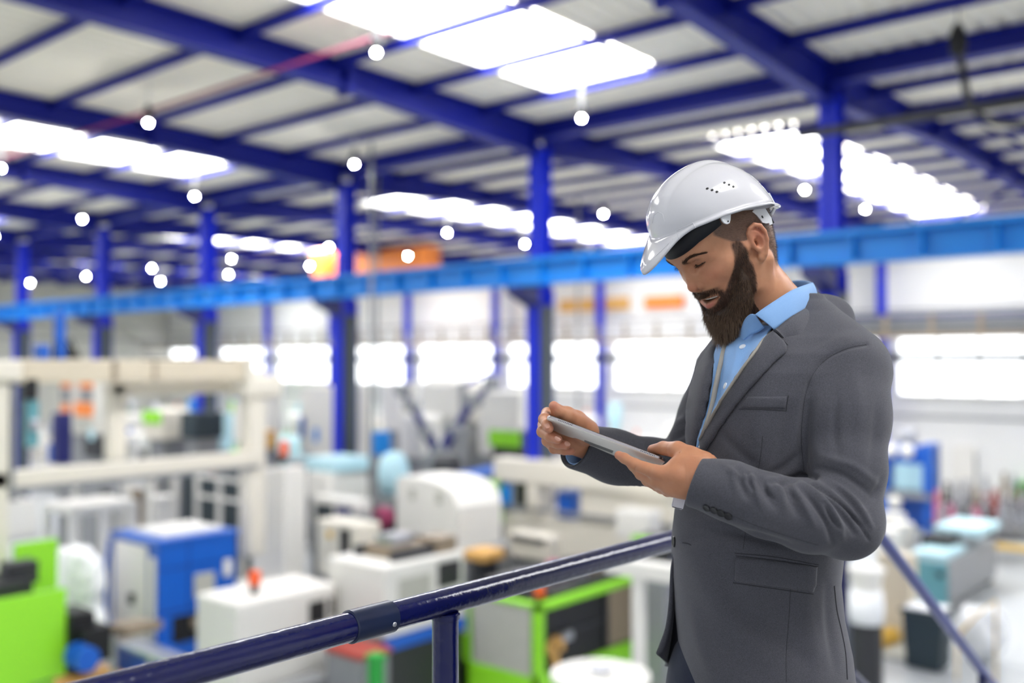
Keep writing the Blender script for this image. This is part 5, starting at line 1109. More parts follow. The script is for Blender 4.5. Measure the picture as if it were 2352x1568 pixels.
# trunk, arms and legs, slimmer than the clothes over them
SHN, ELN, WRN = C(1940, 862, 1.56), C(1945, 1190, 1.49), C(1700, 1131, 1.480)      # near shoulder, elbow, wrist
SHF, ELF, WRF = C(1672, 880, 1.83), C(1583, 1080, 1.79), C(1400, 1040, 1.745)
LAT = nrm([.53, 0, -.85]); FWD = nrm([-.85, 0, -.53])
hipc = C(1735, 1640, 1.70); T = Sdf((.05, -1.52, 1.35), (.85, .12, 2.05), .012)
T.cone(C(1798, 880, 1.69), C(1790, 760, 1.71), .085, .06, 0); T.ell(C(1795, 930, 1.70), (.12, .15, .12), .05); T.ell(C(1745, 1200, 1.70), (.12, .24, .11), .06); T.ell(hipc, (.115, .13, .11), .05)
for a, b_, c_ in ((SHN, ELN, WRN), (SHF, ELF, WRF)): T.cone(a, b_, .05, .036, .03); T.cone(b_, c_, .036, .030, .02)
yf = -1.455
HIPS, KNEE, ANK = {}, {}, {}
for s in (1, -1):
    HIPS[s] = hipc+LAT*s*.09+np.array([0, -.03, 0]); ANK[s] = np.array([hipc[0], yf+.08, hipc[2]])+LAT*s*.11-FWD*.02+(FWD*.05 if s < 0 else 0); KNEE[s] = (HIPS[s]+ANK[s])/2+FWD*.02
    T.cone(HIPS[s], KNEE[s], .080, .056, .04); T.cone(KNEE[s], ANK[s], .055, .038, .02); T.cone(ANK[s]+np.array([0, -.035, 0]), ANK[s]+np.array([0, -.045, 0])+FWD*.14, .034, .026, .02)
TV, TF = T.mesh(1); del T; BODY_PARTS.append((TV, TF, np.tile(np.array(srgb(SKH)[:3]), (len(TV), 1))))
_V, _F, _c, _k = [], [], [], 0
for v, f, c in BODY_PARTS: _V.append(v); _F.append(f+_k); _c.append(c); _k += len(v)
PERSON = mesh_obj('person', np.vstack(_V), np.vstack(_F), 'skin', col=np.vstack(_c),
    label='bearded person in grey blazer and blue shirt, head bowed over a tablet', cat='person')
mat('nail', '#cf9a86', .25)
def nail(c, n_, t_, w, l, nm='fingernail'):
    n_ = nrm(n_); t_ = nrm(t_-n_*(t_@n_)); b = np.cross(n_, t_); V, F = [], []; m = 9
    for i in range(m):
        for j in range(m):
            u, v = -1+2*i/(m-1), -1+2*j/(m-1); r_ = max(abs(u), abs(v)); q = math.hypot(u, v); k = r_/q if q > 0 else 1; V.append(c+t_*u*k*l+b*v*k*w-n_*(v*k)**2*w*.45+n_*.0011)
    F = [[i*m+j, (i+1)*m+j, (i+1)*m+j+1, i*m+j+1] for i in range(m-1) for j in range(m-1)]; mesh_obj(nm, np.array(V), np.array(F), 'nail', PERSON)
nb = bvh_of(NV, NF); fb = bvh_of(FV, FF)
for b_, px, py, tx, ty, w, l in ((fb, 1258, 978, .2, -.9, .0036, .0055), (fb, 1281, 1007, .8, -.5, .0038, .0055), (fb, 1303, 1019, .9, -.35, .0038, .0052)):
    q, n_ = cast(b_, px, py)
    if q is not None:
        n_ = n_*-np.sign((n_*q).sum()); nail(q, n_, np.array([tx, ty, 0.]), w, l)
# ---------------------------------------------------------------- tablet
mat('tablet_back', '#efebe3', .45, metal=.0, var=.02); mat('tablet_edge', '#b9b3b6', .25, metal=.9, var=.03); mat('tablet_screen', '#0a0c12', .08); mat('tablet_strip', '#7f7e7c', .5, metal=.2)
TA, TB = C(1258, 951, 1.580), C(1532, 1053, 1.556); TE = nrm(TB-TA); TL = np.linalg.norm(TB-TA)
_w = C(1274, 1003, 1.80)-C(1258, 951, 1.58); TW = nrm(_w-TE*(_w@TE)); TN = nrm(np.cross(TE, TW)); TN = TN*np.sign(TN[1]); WD = .235
tab = thing('tablet', tuple(c2w(((TA+TB)/2)[None])[0]), 'silver backed tablet computer with rounded corners held in both hands', 'tablet')
def rrect(x0, x1, y0, y1, r, n=7):
    out = []
    for cx, cy, a0 in ((x1-r, y1-r, 0), (x0+r, y1-r, 90), (x0+r, y0+r, 180), (x1-r, y0+r, 270)):
        for i in range(n+1): a = math.radians(a0+90*i/n); out.append((cx+r*math.cos(a), cy+r*math.sin(a)))
    return out
def slab(name, m_, rings, par):
    """rings: list of (inset, normal offset)"""
    V = []; n = None
    for ins, h in rings:
        o = rrect(ins, TL-ins, ins, WD-ins, max(.002, .014-ins)); n = len(o); V += [TA+TE*a+TW*b+TN*h for a, b in o]
    m = MB(); m.v = [tuple(x) for x in c2w(np.array(V))]; k = len(rings)
    m.f = [tuple(range(n)), tuple(range((k-1)*n, k*n))[::-1]]+[(j*n+i, j*n+(i+1) % n, (j+1)*n+(i+1) % n, (j+1)*n+i) for j in range(k-1) for i in range(n)]
    return m.build(name, m_, par, 'auto')
slab('back_shell', 'tablet_back', [(.0035, -.0062), (.0012, -.0056), (.0003, -.0045)], tab)
ed = slab('edge_band', 'tablet_edge', [(.0003, -.0046), (0, -.003), (.0002, -.0009), (.0012, 0)], tab)
slab('screen', 'tablet_screen', [(.0014, -.0002), (.0018, .0004)], tab)
def bead(t, r, name, nn=8, h=.0003):
    c = TA+TE*t+TN*-.0028; return disc(c-TW*.0001, -TW, r, h, name, 'black_part', ed, nn, st=1)
for k in range(9): bead(.0205+.0028*k, .00075, 'speaker_hole')
for k in range(9): bead(TL-.043+.0028*k, .00075, 'speaker_hole')
bead(TL-.0095, .0017, 'headphone_socket', 12)
st_ = MB(); c0 = TA+TE*(TL*.34)+TW*.085-TN*.0063; L1, L2 = TE*(.052), TW*.030
st_.v = [tuple(c2w(x[None])[0]) for x in (c0, c0+L1, c0+L1+L2, c0+L2, c0-TN*.0004, c0+L1-TN*.0004, c0+L1+L2-TN*.0004, c0+L2-TN*.0004)]; st_.f = [(0, 1, 2, 3), (7, 6, 5, 4), (0, 4, 5, 1), (1, 5, 6, 2), (2, 6, 7, 3), (3, 7, 4, 0)]
st_.build('grey_strip', 'tablet_strip', tab)
# ---------------------------------------------------------------- beard, hair, brows, eyes (children of the man)
def norm_rows(a): return a/(np.linalg.norm(a, axis=1)[:, None]+1e-9)
B = Sdf((-8.5, -1, -17), (8.5, 12.5, 3.5), .2)
for s in (1, -1):
    B.chain([(s*5.9, 3.7, -1.8), (s*5.9, 3.9, -2.6), (s*5.5, 4.1, -4.6), (s*4.6, 5.0, -7.4), (s*2.5, 6.7, -9.4)], [.1, .45, 1.15, 1.6, 1.9], .8)
    B.cone((s*3.5, 6.3 if s > 0 else 7.3, -6.6), (s*2.2, 7.7, -8.6), .6, 1.2, .8)
    B.cone((s*4.7, 5.6, -4.3), (s*3.9, 6.3, -7), .75, 1.2, .8)
B.ell((0, 7.7, -9.8), (3.1, 2.1, 2.8), 1.0)
B.ell((0, 8.3, -11.8), (1.8, 1.5, 1.4), 1.0)
B.chain([(-3.9, 6.3, -5.0), (-2.6, 7.8, -4.3), (-1.2, 8.9, -4.15), (0, 9.3, -4.15), (1.2, 8.85, -4.05), (2.8, 7.55, -3.95), (3.9, 6.3, -4.8)], [.3, .42, .42, .42, .38, .36, .3], .25)
B.ell((0, 8.9, -5.8), (3.4, 2.9, .95), .2, 's')
BV, BF = B.mesh(2); del B
BN = normals(BV, BF)
# strands of the beard
w = ((BV[:, 1] > 1.5)*1.0)*np.clip((BN*norm_rows(BV-np.array([0, 3, -3]))).sum(1)+.3, 0, 1); w = np.maximum(w, 1.0*((BV[:, 2] > -5.3) & (BV[:, 1] > 6.2))); w = np.maximum(w, 1.3*((BV[:, 2] > -6.5) & (BV[:, 1] < 6.3)))
p, n = sample_surface(BV, BF, w*(1+3.0*((BV[:, 2] > -5.2) & (BV[:, 1] > 6.5))), 27000)
chin = np.clip((-p[:, 2]-6.5)/5, 0, 1)*np.clip((p[:, 1]-4)/3, 0, 1); mu = (p[:, 2] > -5.4) & (p[:, 1] > 6.6)
lat = np.stack([np.sign(p[:, 0]+rng.randn(len(p))*.6)*1.1*mu, -.1*mu, .1*mu], 1)
dn = np.tile(np.array([0, .30, -.92]), (len(p), 1)); dn[:, 0] -= p[:, 0]*.05; dn[~mu, 1] += .25*(1-chin[~mu])
d0 = norm_rows(n*.55+dn*.7+lat+rng.randn(len(p), 3)*.18); d1 = norm_rows(dn+n*.18+lat*.9+rng.randn(len(p), 3)*.22)
Ls = (.75+1.3*chin)*(.6+.8*rng.rand(len(p))); Ls[mu] = .5+.3*rng.rand(mu.sum()); Ls[(p[:, 2] > -2)] *= .6
dark = np.array(srgb('#3a281d')[:3]); mid = np.array(srgb('#624936')[:3]); lite = np.array(srgb('#a88d73')[:3])
tt = rng.rand(len(p)); cc = dark+(mid-dark)*tt[:, None]; ct = cc+(lite-cc)*(np.clip(chin*1.0+.15*rng.randn(len(p)), 0, 1)*.55+.08)[:, None]
SV, SF, SCc = strands(p-n*.15, d0, d1, Ls, .024+.018*rng.rand(len(p)), cc, 4, .12, ct)
SV2, SF2, SC2 = None, None, None
bcol = np.tile(dark*.8, (len(BV), 1)); bcol = bcol+(mid-bcol)*(np.clip((-BV[:, 2]-9)/4, 0, 1)*.8)[:, None]
V_, F_ = join([(BV, BF), (SV, SF)])
mesh_obj('beard', h2c(V_), F_, 'hair', PERSON, col=np.vstack([bcol, SCc]), label='full dark brown beard with a lighter chin')
# stray short hairs on the beard's margins and the shaved sides of the head
def fuzz(wf, n, L, r, c, down=(0, -.55, -.8), lift=.35, jit=.3):
    w = wf(HV); p, nn = sample_surface(HV, HFc, w, n); k = wf(p) > .35; p, nn = p[k], nn[k]; nn *= np.sign((nn*(p-np.array([0, 0, -1]))).sum(1))[:, None]
    d = norm_rows(np.tile(down, (len(p), 1))+nn*lift+rng.randn(len(p), 3)*jit); col = np.array(srgb(c)[:3])*(.6+.8*rng.rand(len(p)))[:, None]
    return strands(p-nn*.03, d, norm_rows(d+np.array(down)*.5-nn*.1), L*(.6+.8*rng.rand(len(p))), np.full(len(p), r), col, 2, .05)
fz = fuzz(beard_w, 13000, .65, .018, '#3a271c', (0, .25, -.9))
mesh_obj('beard_edge', h2c(fz[0]), fz[1], 'hair', PERSON, col=fz[2])
fz = fuzz(scalp_w, 20000, .36, .014, '#463a34', (0, -.75, -.5), .5)
mesh_obj('hair', h2c(fz[0]), fz[1], 'hair', PERSON, col=fz[2], label='short cropped brown hair with shaved sides')
# eyebrows
for s in (1, -1):
    line = spline([(s*1.3, 9.5, 2.25), (s*2.4, 9.3, 2.9), (s*3.8, 8.3, 3.3), (s*5.5, 6.6, 2.9)], 60); n = 640
    t = rng.rand(n)*58; i = t.astype(int); q = line[i]+(line[i+1]-line[i])*(t-i)[:, None]; q[:, 2] += rng.randn(n)*.22*(1-.8*t/58); pr = []; nn = []
    for a in q:
        h = HEAD_BVH.ray_cast(Vector((a[0]*1.12, 14, a[2])), Vector((-a[0]*.02, -1, 0)).normalized())
        if h[0] is None: h = HEAD_BVH.find_nearest(Vector(a))
        pr.append(list(h[0])); nn.append(list(h[1]))
    pr, nn = np.array(pr), np.array(nn); nn *= np.sign((nn*(pr-np.array([0, 3, 2]))).sum(1))[:, None]
    tg = norm_rows(line[np.minimum(i+1, 59)]-line[i]+1e-6); d = norm_rows(tg*1.0+nn*.35+rng.randn(n, 3)*.22+np.array([0, 0, .25]))
    e = strands(pr, d, norm_rows(tg+rng.randn(n, 3)*.1), .5+.3*rng.rand(n), np.full(n, .022), np.tile(np.array(srgb('#4a3528')[:3]), (n, 1)), 2, .05)
    mesh_obj('eyebrow', h2c(e[0]), e[1], 'hair', PERSON, col=e[2])
# eyeballs, lashes, teeth
mat('eye_white', '#d8d0c8', .2); mat('iris', '#2b1d14', .15); mat('teeth', '#f2eee6', .25); mat('mouth_inside', '#5a201c', .5); mat('lash', '#17100c', .5)
def usphere(c, r, n=20):
    V, F = [], []
    for i in range(n+1):
        for j in range(n): a, b = math.pi*i/n, 2*math.pi*j/n; V.append((c[0]+r[0]*math.sin(a)*math.cos(b), c[1]+r[1]*math.sin(a)*math.sin(b), c[2]+r[2]*math.cos(a)))
    for i in range(n):
        for j in range(n): F.append([i*n+j, i*n+(j+1) % n, (i+1)*n+(j+1) % n, (i+1)*n+j])
    return np.array(V), np.array(F)
for e in EYE:
    s = math.copysign(1, e[0]); V_, F_ = usphere((e[0], 7.25, 1.75), (1.27, 1.27, 1.2)); eb = mesh_obj('eye', h2c(V_), F_, 'eye_white', PERSON)
    V_, F_ = usphere((e[0]-s*.05, 8.02, 1.3), (.55, .5, .55)); mesh_obj('iris', h2c(V_), F_, 'iris', eb)
    ln = spline([(e[0]-s*1.25, 8.5, 1.32), (e[0]-s*.4, 8.84, 1.2), (e[0]+s*.5, 8.66, 1.26), (e[0]+s*1.5, 7.85, 1.62)], 40); n = 64
    t = rng.rand(n)*38; i = t.astype(int); q = ln[i]+(ln[i+1]-ln[i])*(t-i)[:, None]; d = norm_rows(np.stack([s*.3+(t-19)/38*s*.7, np.full(n, .9), np.full(n, -.55)], 1)+rng.randn(n, 3)*.1)
    a = strands(q, d, norm_rows(d+np.array([0, .1, .5])), .55+.25*rng.rand(n), np.full(n, .018), np.zeros((n, 3)), 3, .05); tb = MB(); tb.tube([Vector(x) for x in ln], .085, 6)
    V_, F_ = join([(a[0], a[1]), (np.array(tb.v), np.array([f for f in tb.f if len(f) == 4]))]); mesh_obj('eyelashes', h2c(V_), F_, 'lash', PERSON)
V_, F_ = usphere((0, 6.5, -5.3), (2.95, 2.25, .42), 24); mesh_obj('teeth', h2c(V_), F_, 'teeth', PERSON)
# ================================================================ clothes
def cloth_mat(name, c1, c2, scale=900., rough=.85, rot=.6, bump=.5, var=.08, sheen=.15):
    m = bpy.data.materials.new(name); m.use_nodes = True; nt = m.node_tree; n = nt.nodes; b = n['Principled BSDF']; L = nt.links.new
    tc = n.new('ShaderNodeTexCoord'); mp = n.new('ShaderNodeMapping'); mp.inputs['Rotation'].default_value = (.3, rot, .2); L(tc.outputs['Object'], mp.inputs['Vector'])
    w1 = n.new('ShaderNodeTexWave'); w1.inputs['Scale'].default_value = scale; w1.bands_direction = 'X'; w2 = n.new('ShaderNodeTexWave'); w2.inputs['Scale'].default_value = scale; w2.bands_direction = 'Z'
    L(mp.outputs['Vector'], w1.inputs['Vector']); L(mp.outputs['Vector'], w2.inputs['Vector'])
    gn = n.new('ShaderNodeTexNoise'); gn.inputs['Scale'].default_value = scale*6.5; gn.inputs['Detail'].default_value = 1; L(tc.outputs['Object'], gn.inputs['Vector']); mr = n.new('ShaderNodeMapRange'); mr.inputs[1].default_value = .36; mr.inputs[2].default_value = .64; L(gn.outputs['Fac'], mr.inputs[0]); mw = n.new('ShaderNodeMath'); mw.operation = 'MULTIPLY'; L(w1.outputs['Fac'], mw.inputs[0]); L(w2.outputs['Fac'], mw.inputs[1])
    mu = n.new('ShaderNodeMix'); mu.data_type = 'FLOAT'; mu.inputs[0].default_value = .78; L(mw.outputs[0], mu.inputs[2]); L(mr.outputs[0], mu.inputs[3])
    nz = n.new('ShaderNodeTexNoise'); nz.inputs['Scale'].default_value = 9; nz.inputs['Detail'].default_value = 4; L(tc.outputs['Object'], nz.inputs['Vector'])
    mx = n.new('ShaderNodeMix'); mx.data_type = 'RGBA'; mx.inputs[6].default_value = srgb(c1); mx.inputs[7].default_value = srgb(c2); L(mu.outputs[0], mx.inputs[0])
    m2 = n.new('ShaderNodeMix'); m2.data_type = 'RGBA'; m2.blend_type = 'MULTIPLY'; m2.inputs[0].default_value = var; L(mx.outputs[2], m2.inputs[6]); L(nz.outputs['Fac'], m2.inputs[7]); L(m2.outputs[2], b.inputs['Base Color'])
    b.inputs['Roughness'].default_value = rough; b.inputs['Sheen Weight'].default_value = sheen; b.inputs['Sheen Roughness'].default_value = .5; b.inputs['Specular IOR Level'].default_value = .25
    bp = n.new('ShaderNodeBump'); bp.inputs['Strength'].default_value = bump; bp.inputs['Distance'].default_value = .0008; L(mu.outputs[0], bp.inputs['Height']); L(bp.outputs['Normal'], b.inputs['Normal'])
    MATS[name] = m
cloth_mat('jacket_wool', '#3d3d43', '#5f5f68', 230, bump=.2)
cloth_mat('shirt_cotton', '#7ba5d8', '#8bb2e2', 300, .7, .6, .08)
cloth_mat('trouser_wool', '#141c30', '#1d2740', 200, .85)
mat('lining', '#17181f', .5); mat('seam_shade', '#303036', .85); mat('button_black', '#15151a', .3); mat('button_pearl', '#e8eef6', .2, coat=.5)
mat('lanyard_grey', '#9a958c', .6, bump=.2, scale=200); mat('badge_white', '#d9dae4', .3); mat('leather', '#1a1412', .35)
# trunk of the blazer by horizontal sections: (py, x_left, x_right) of the outline, depth of the middle, half thickness
SEC = [(690, 1765, 1880, 1.735, .062), (716, 1740, 1900, 1.725, .078), (745, 1700, 1935, 1.715, .110), (775, 1668, 1962, 1.705, .140), (810, 1640, 1985, 1.70, .165), (850, 1618, 2000, 1.70, .178), (900, 1603, 2006, 1.70, .182),
       (960, 1590, 1998, 1.70, .180), (1020, 1580, 1985, 1.70, .176), (1100, 1566, 1965, 1.70, .170), (1180, 1552, 1948, 1.70, .166), (1240, 1545, 1926, 1.70, .166), (1320, 1546, 1917, 1.70, .170), (1400, 1552, 1924, 1.70, .176), (1480, 1560, 1941, 1.70, .182), (1568, 1572, 1950, 1.70, .186), (1700, 1585, 1950, 1.70, .188)]
def torso_fn(off):
    ys, cx, rx, cz, rz = [], [], [], [], []
    for py, xl, xr, z, hz in SEC:
        a, b_ = C(xl, py, z), C(xr, py, z); ys.append((a[1]+b_[1])/2); cx.append((a[0]+b_[0])/2); rx.append((b_[0]-a[0])/2); cz.append(z); rz.append(hz)
    ys = np.array(ys)[::-1]; tab = [np.array(q)[::-1] for q in (cx, rx, cz, rz)]
    def fn(X, Y, Z):
        y = Y.ravel(); CX, RX, CZ, RZ = [np.interp(y, ys, q).reshape(Y.shape) for q in tab]
        RX = RX-off; RZ = RZ-off; u = (X-CX)/RX; v = (Z-CZ)/RZ
        # section turned: long axis runs from near right to far left
        q = (np.abs(u)**2.3+np.abs(v)**2.3-.12*u*v)**(1/2.3); d = (q-1)*np.minimum(RX, RZ)*.9
        return np.maximum(d, np.maximum(Y-ys[-1]-.004, ys[0]+.01-Y))
    return fn
lo = (.15, C(1700, 1660, 1.7)[1], 1.32); hi = (.72, .085, 2.0)
J = Sdf(lo, hi, .0027)
J.op(torso_fn(0), lo, hi, 0)
# shoulder yoke
J.cone(C(1950, 842, 1.60), C(1865, 780, 1.68), .062, .060, .05); J.cone(C(1672, 852, 1.80), C(1730, 795, 1.75), .055, .055, .05)
J.cone(C(1905, 735, 1.78), C(1880, 800, 1.78), .045, .08, .05)
JT = J.d.copy()
# near sleeve
J.d[:] = 10
J.chain([C(1950, 858, 1.575), C(1946, 960, 1.54), C(1944, 1080, 1.51), C(1942, 1190, 1.49)], [.065, .062, .056, .047], 0)
J.ell(C(1944, 1208, 1.49), (.043, .044, .05), .03)
J.chain([C(1942, 1196, 1.49), C(1858, 1184, 1.465), C(1760, 1160, 1.462), C(1680, 1128, 1.478), C(1600, 1106, 1.497)], [.054, .052, .0455, .0425, .0405], .02)
cut = C(1600, 1106, 1.497); ax = nrm(C(1680, 1130, 1.478)-cut); ax = nrm(ax+np.array([.05, -.12, 0]))
def halfspace(p0, n_): return lambda X, Y, Z: (X-p0[0])*n_[0]+(Y-p0[1])*n_[1]+(Z-p0[2])*n_[2]
cutp = cut-ax*.004
J.op(halfspace(cutp, ax), C(1480, 1250, 1.5)-np.array([0, 0, .2]), C(1650, 980, 1.5)+np.array([0, 0, .2]), .003, 's')
JS = J.d.copy()
# merge: armhole crease kept tight
k_ = .010; t_ = np.clip(.5+.5*(JS-JT)/k_, 0, 1); J.d = (JS*(1-t_)+JT*t_-k_*t_*(1-t_)).astype(np.float32)
J.d = np.maximum(J.d, -(( -J.d)-10)) if False else J.d
# bottom opening of the coat fronts is left to the sculpting below
JV, JF = J.mesh(2); del J, JT, JS
# far sleeve
G = Sdf((.06, -.26, 1.58), (.46, .03, 1.98), .0034)
G.chain([C(1672, 880, 1.82), C(1640, 960, 1.82), C(1600, 1045, 1.80), C(1582, 1082, 1.79)], [.068, .062, .056, .052], 0)
G.chain([C(1582, 1082, 1.79), C(1500, 1072, 1.775), C(1410, 1048, 1.75), C(1322, 1022, 1.725)], [.052, .049, .0455, .043], .012)
cf = C(1322, 1022, 1.725); axf = nrm(C(1410, 1050, 1.75)-cf+np.array([.0, -.01, 0.02]))
G.op(halfspace(cf, axf), C(1200, 1200, 1.7)-np.array([.05, 0, .2]), C(1345, 900, 1.7)+np.array([0, 0, .25]), .003, 's')
# hollow mouth so that the cuff and lining show
G.cone(cf-axf*.03, cf+axf*.045, .037, .036, 0, 's')
GV, GF = G.mesh(2); del G
# ---- sculpting of folds, in photo pixels
N0 = normals(JV, JF)
folds = [
 # elbow and forearm creases of the near sleeve
 ([(1848, 1098), (1880, 1120), (1925, 1165), (1962, 1225)], -.0075, 8), ([(1868, 1094), (1915, 1118), (1960, 1160), (1992, 1210)], -.005, 8),
 ([(1856, 1110), (1895, 1150), (1925, 1200), (1935, 1235)], .0055, 10), ([(1880, 1098), (1935, 1125), (1975, 1165), (2002, 1212)], .005, 9),
 ([(1838, 1118), (1872, 1160), (1900, 1205), (1912, 1245)], -.0065, 8), ([(1820, 1120), (1850, 1165), (1872, 1210)], .0055, 10),
 ([(1845, 1090), (1800, 1108), (1762, 1104)], -.006, 9), ([(1740, 1092), (1752, 1120), (1775, 1160)], -.0065, 10), ([(1722, 1088), (1735, 1122), (1748, 1160)], .0050, 10),
 ([(1775, 1098), (1792, 1128), (1802, 1170)], .0055, 11), ([(1800, 1108), (1815, 1140), (1830, 1180)], -.0045, 9), ([(1700, 1082), (1702, 1110), (1715, 1140)], -.005, 9),
 ([(1680, 1068), (1684, 1096), (1690, 1125)], .0035, 10), ([(1655, 1062), (1690, 1090), (1740, 1100)], .0028, 8),
 ([(1858, 1103), (1893, 1121), (1933, 1150), (1959, 1181), (1984, 1212)], -.0065, 4.5), ([(1893, 1155), (1911, 1190), (1928, 1213)], -.006, 4.5), ([(1905, 1128), (1945, 1165), (1975, 1205), (1996, 1240)], -.0055, 4.5), ([(1838, 1090), (1856, 1096), (1880, 1094)], -.008, 6), ([(1752, 1098), (1762, 1125), (1780, 1148)], -.005, 4.5), ([(1716, 1086), (1722, 1108), (1732, 1128)], -.005, 4.5), ([(1812, 1108), (1818, 1130), (1830, 1150)], -.004, 4.5),
 ([(1985, 1165), (2010, 1130), (2028, 1090)], -.003, 9), ([(1880, 1075), (1940, 1092), (2005, 1140)], -.0035, 9), ([(1890, 1050), (1960, 1070), (2020, 1115)], .0028, 11),
 ([(1650, 1185), (1750, 1215), (1860, 1245)], .0022, 12),
 # upper arm
 ([(1905, 850), (1880, 920), (1872, 1000), (1880, 1060)], .0035, 18), ([(1960, 850), (1975, 950), (1970, 1050)], .003, 20), ([(1860, 880), (1852, 960), (1850, 1040), (1858, 1085)], -.004, 8),
 ([(1925, 900), (1915, 980), (1925, 1050)], -.003, 14), ([(2015, 920), (2010, 1000), (2000, 1080)], -.003, 14),
 # armhole
 ([(1990, 790), (1945, 800), (1900, 822), (1868, 858), (1850, 905), (1842, 960), (1840, 1020), (1846, 1080)], -.0035, 6, 1),
 ([(1955, 775), (1910, 790), (1870, 815), (1842, 850)], .0025, 14),
 # chest and body
 ([(1770, 870), (1740, 960), (1735, 1030)], .0045, 26), ([(1820, 930), (1795, 1010), (1780, 1080)], -.0035, 18), ([(1660, 1000), (1700, 1040), (1740, 1075)], -.003, 14),
 ([(1838, 1040), (1800, 1075), (1760, 1092)], -.0035, 12), ([(1560, 1250), (1640, 1230), (1740, 1235), (1850, 1262)], -.0035, 16), ([(1600, 1210), (1700, 1225), (1800, 1250)], -.004, 12),
 ([(1600, 1300), (1640, 1380), (1720, 1470), (1790, 1540)], .0045, 30), ([(1640, 1290), (1700, 1380), (1760, 1440)], -.003, 24), ([(1720, 1400), (1800, 1470), (1880, 1540)], -.0035, 26),
 ([(1860, 1300), (1850, 1400), (1870, 1500), (1880, 1568)], .004, 24), ([(1900, 1340), (1905, 1440), (1920, 1540)], -.004, 14), ([(1590, 1400), (1610, 1480), (1640, 1560)], .003, 20),
]
JV = displace(JV, N0, [(f[0], f[1]*1.1)+(f[2]*.85,)+tuple(f[3:]) for f in folds]); N0 = normals(JV, JF)
# shirt opening: press the cloth in between the lapels
VOP = [(1655, 770), (1700, 735), (1782, 752), (1740, 815), (1690, 885), (1652, 945), (1622, 1000), (1606, 1040), (1598, 1034), (1606, 1000), (1622, 930), (1634, 865), (1640, 812)]
Q = pix(JV); front = (-(N0*JV).sum(1) > 0); ins = in_poly(Q, VOP)&front; dd, _, _ = seg_dist(Q[ins], np.array(VOP+VOP[:1], float)); JV[ins] += (JV[ins]/np.linalg.norm(JV[ins], axis=1)[:, None])*(np.clip(dd/10, 0, 1)*.022)[:, None]
# coat fronts curve apart at the bottom: the near front edge
FOP = [(1500, 1320), (1530, 1300), (1545, 1268), (1547, 1300), (1547, 1370), (1551, 1440), (1560, 1500), (1575, 1575), (1590, 1640), (1500, 1680)]
JB = bvh_of(JV, tri(JF))
HEM = [cast(JB, p[0], p[1])[0] for p in spline([(1548, 1258), (1547, 1300), (1547, 1370), (1553, 1440), (1566, 1500), (1586, 1575), (1596, 1625)], 60)]
Q = pix(JV); ins = in_poly(Q, FOP)&(JV[:, 2] < 1.78); JF = JF[~(ins[JF].all(1))]
jk = mesh_obj('jacket', JV, JF, 'jacket_wool', PERSON, label='grey woven wool blazer')
N1 = normals(GV, GF)
gf = [([(1350, 985), (1400, 1000), (1450, 1015)], .002, 10), ([(1480, 1010), (1500, 1050), (1510, 1100)], -.004, 9), ([(1530, 1010), (1560, 1000), (1590, 985)], -.005, 8), ([(1540, 985), (1570, 960), (1600, 930)], .004, 9), ([(1535, 1020), (1550, 1060), (1540, 1110)], .004, 10), ([(1545, 950), (1580, 955), (1610, 945)], -.003, 9), ([(1420, 1060), (1470, 1095), (1520, 1120)], .003, 14), ([(1380, 1010), (1420, 1050), (1440, 1090)], -.002, 12)]
GV = displace(GV, N1, gf); sl = mesh_obj('jacket_sleeve', GV, GF, 'jacket_wool', jk)
# far front flap, seen edge-on beyond the opening
def strip(pts, half, m_, name, par, th, outw=None):
    pass
A = [C(1556, 1262, 1.70), C(1545, 1300, 1.70), C(1541, 1380, 1.705), C(1534, 1440, 1.71), C(1520, 1485, 1.71), C(1510, 1503, 1.71)]
B_ = [C(1560, 1262, 1.80), C(1556, 1300, 1.81), C(1550, 1380, 1.82), C(1546, 1440, 1.83), C(1538, 1500, 1.83), C(1530, 1530, 1.83)]
V_, F_ = ribbon(A, B_, 24, 6, .006, .01); mesh_obj('jacket_front', V_, F_, 'jacket_wool', jk)
A = [C(1552, 1262, 1.698), C(1541, 1300, 1.698), C(1536, 1380, 1.703), C(1528, 1440, 1.708), C(1514, 1480, 1.708), C(1507, 1498, 1.708)]
B_ = [C(1557, 1262, 1.696), C(1549, 1300, 1.696), C(1546, 1380, 1.701), C(1539, 1440, 1.706), C(1526, 1488, 1.706), C(1512, 1506, 1.706)]
V_, F_ = ribbon(A, B_, 24, 4, .004, .002); mesh_obj('front_edge', V_, F_, 'jacket_wool', jk)
JB = bvh_of(JV, tri(JF)); SLB = bvh_of(GV, tri(GF))
# lining edge shadow inside near front, shirt panel in the V
V_, F_ = patch(JB, [(1655, 768), (1700, 730), (1786, 750), (1744, 817), (1694, 888), (1655, 948), (1625, 1003), (1609, 1043), (1600, 1036), (1608, 1000), (1624, 930), (1636, 865), (1642, 812)], .005, .002, 7, sm=3)
Nn = normals(V_, F_); V_ = displace(V_, Nn, [([(1702, 770), (1690, 830), (1668, 900), (1640, 970)], .0030, 5), ([(1712, 775), (1700, 835), (1680, 895), (1650, 965)], -.002, 3.5), ([(1735, 760), (1720, 800), (1690, 850)], -.003, 6), ([(1752, 755), (1725, 790), (1712, 800)], .003, 6), ([(1660, 830), (1655, 880), (1645, 940)], -.003, 6), ([(1676, 800), (1668, 850), (1655, 900)], .003, 6)])
SHIRT = mesh_obj('shirt', V_, F_, 'shirt_cotton', PERSON, label='light blue buttoned shirt'); SHB = bvh_of(V_, F_)
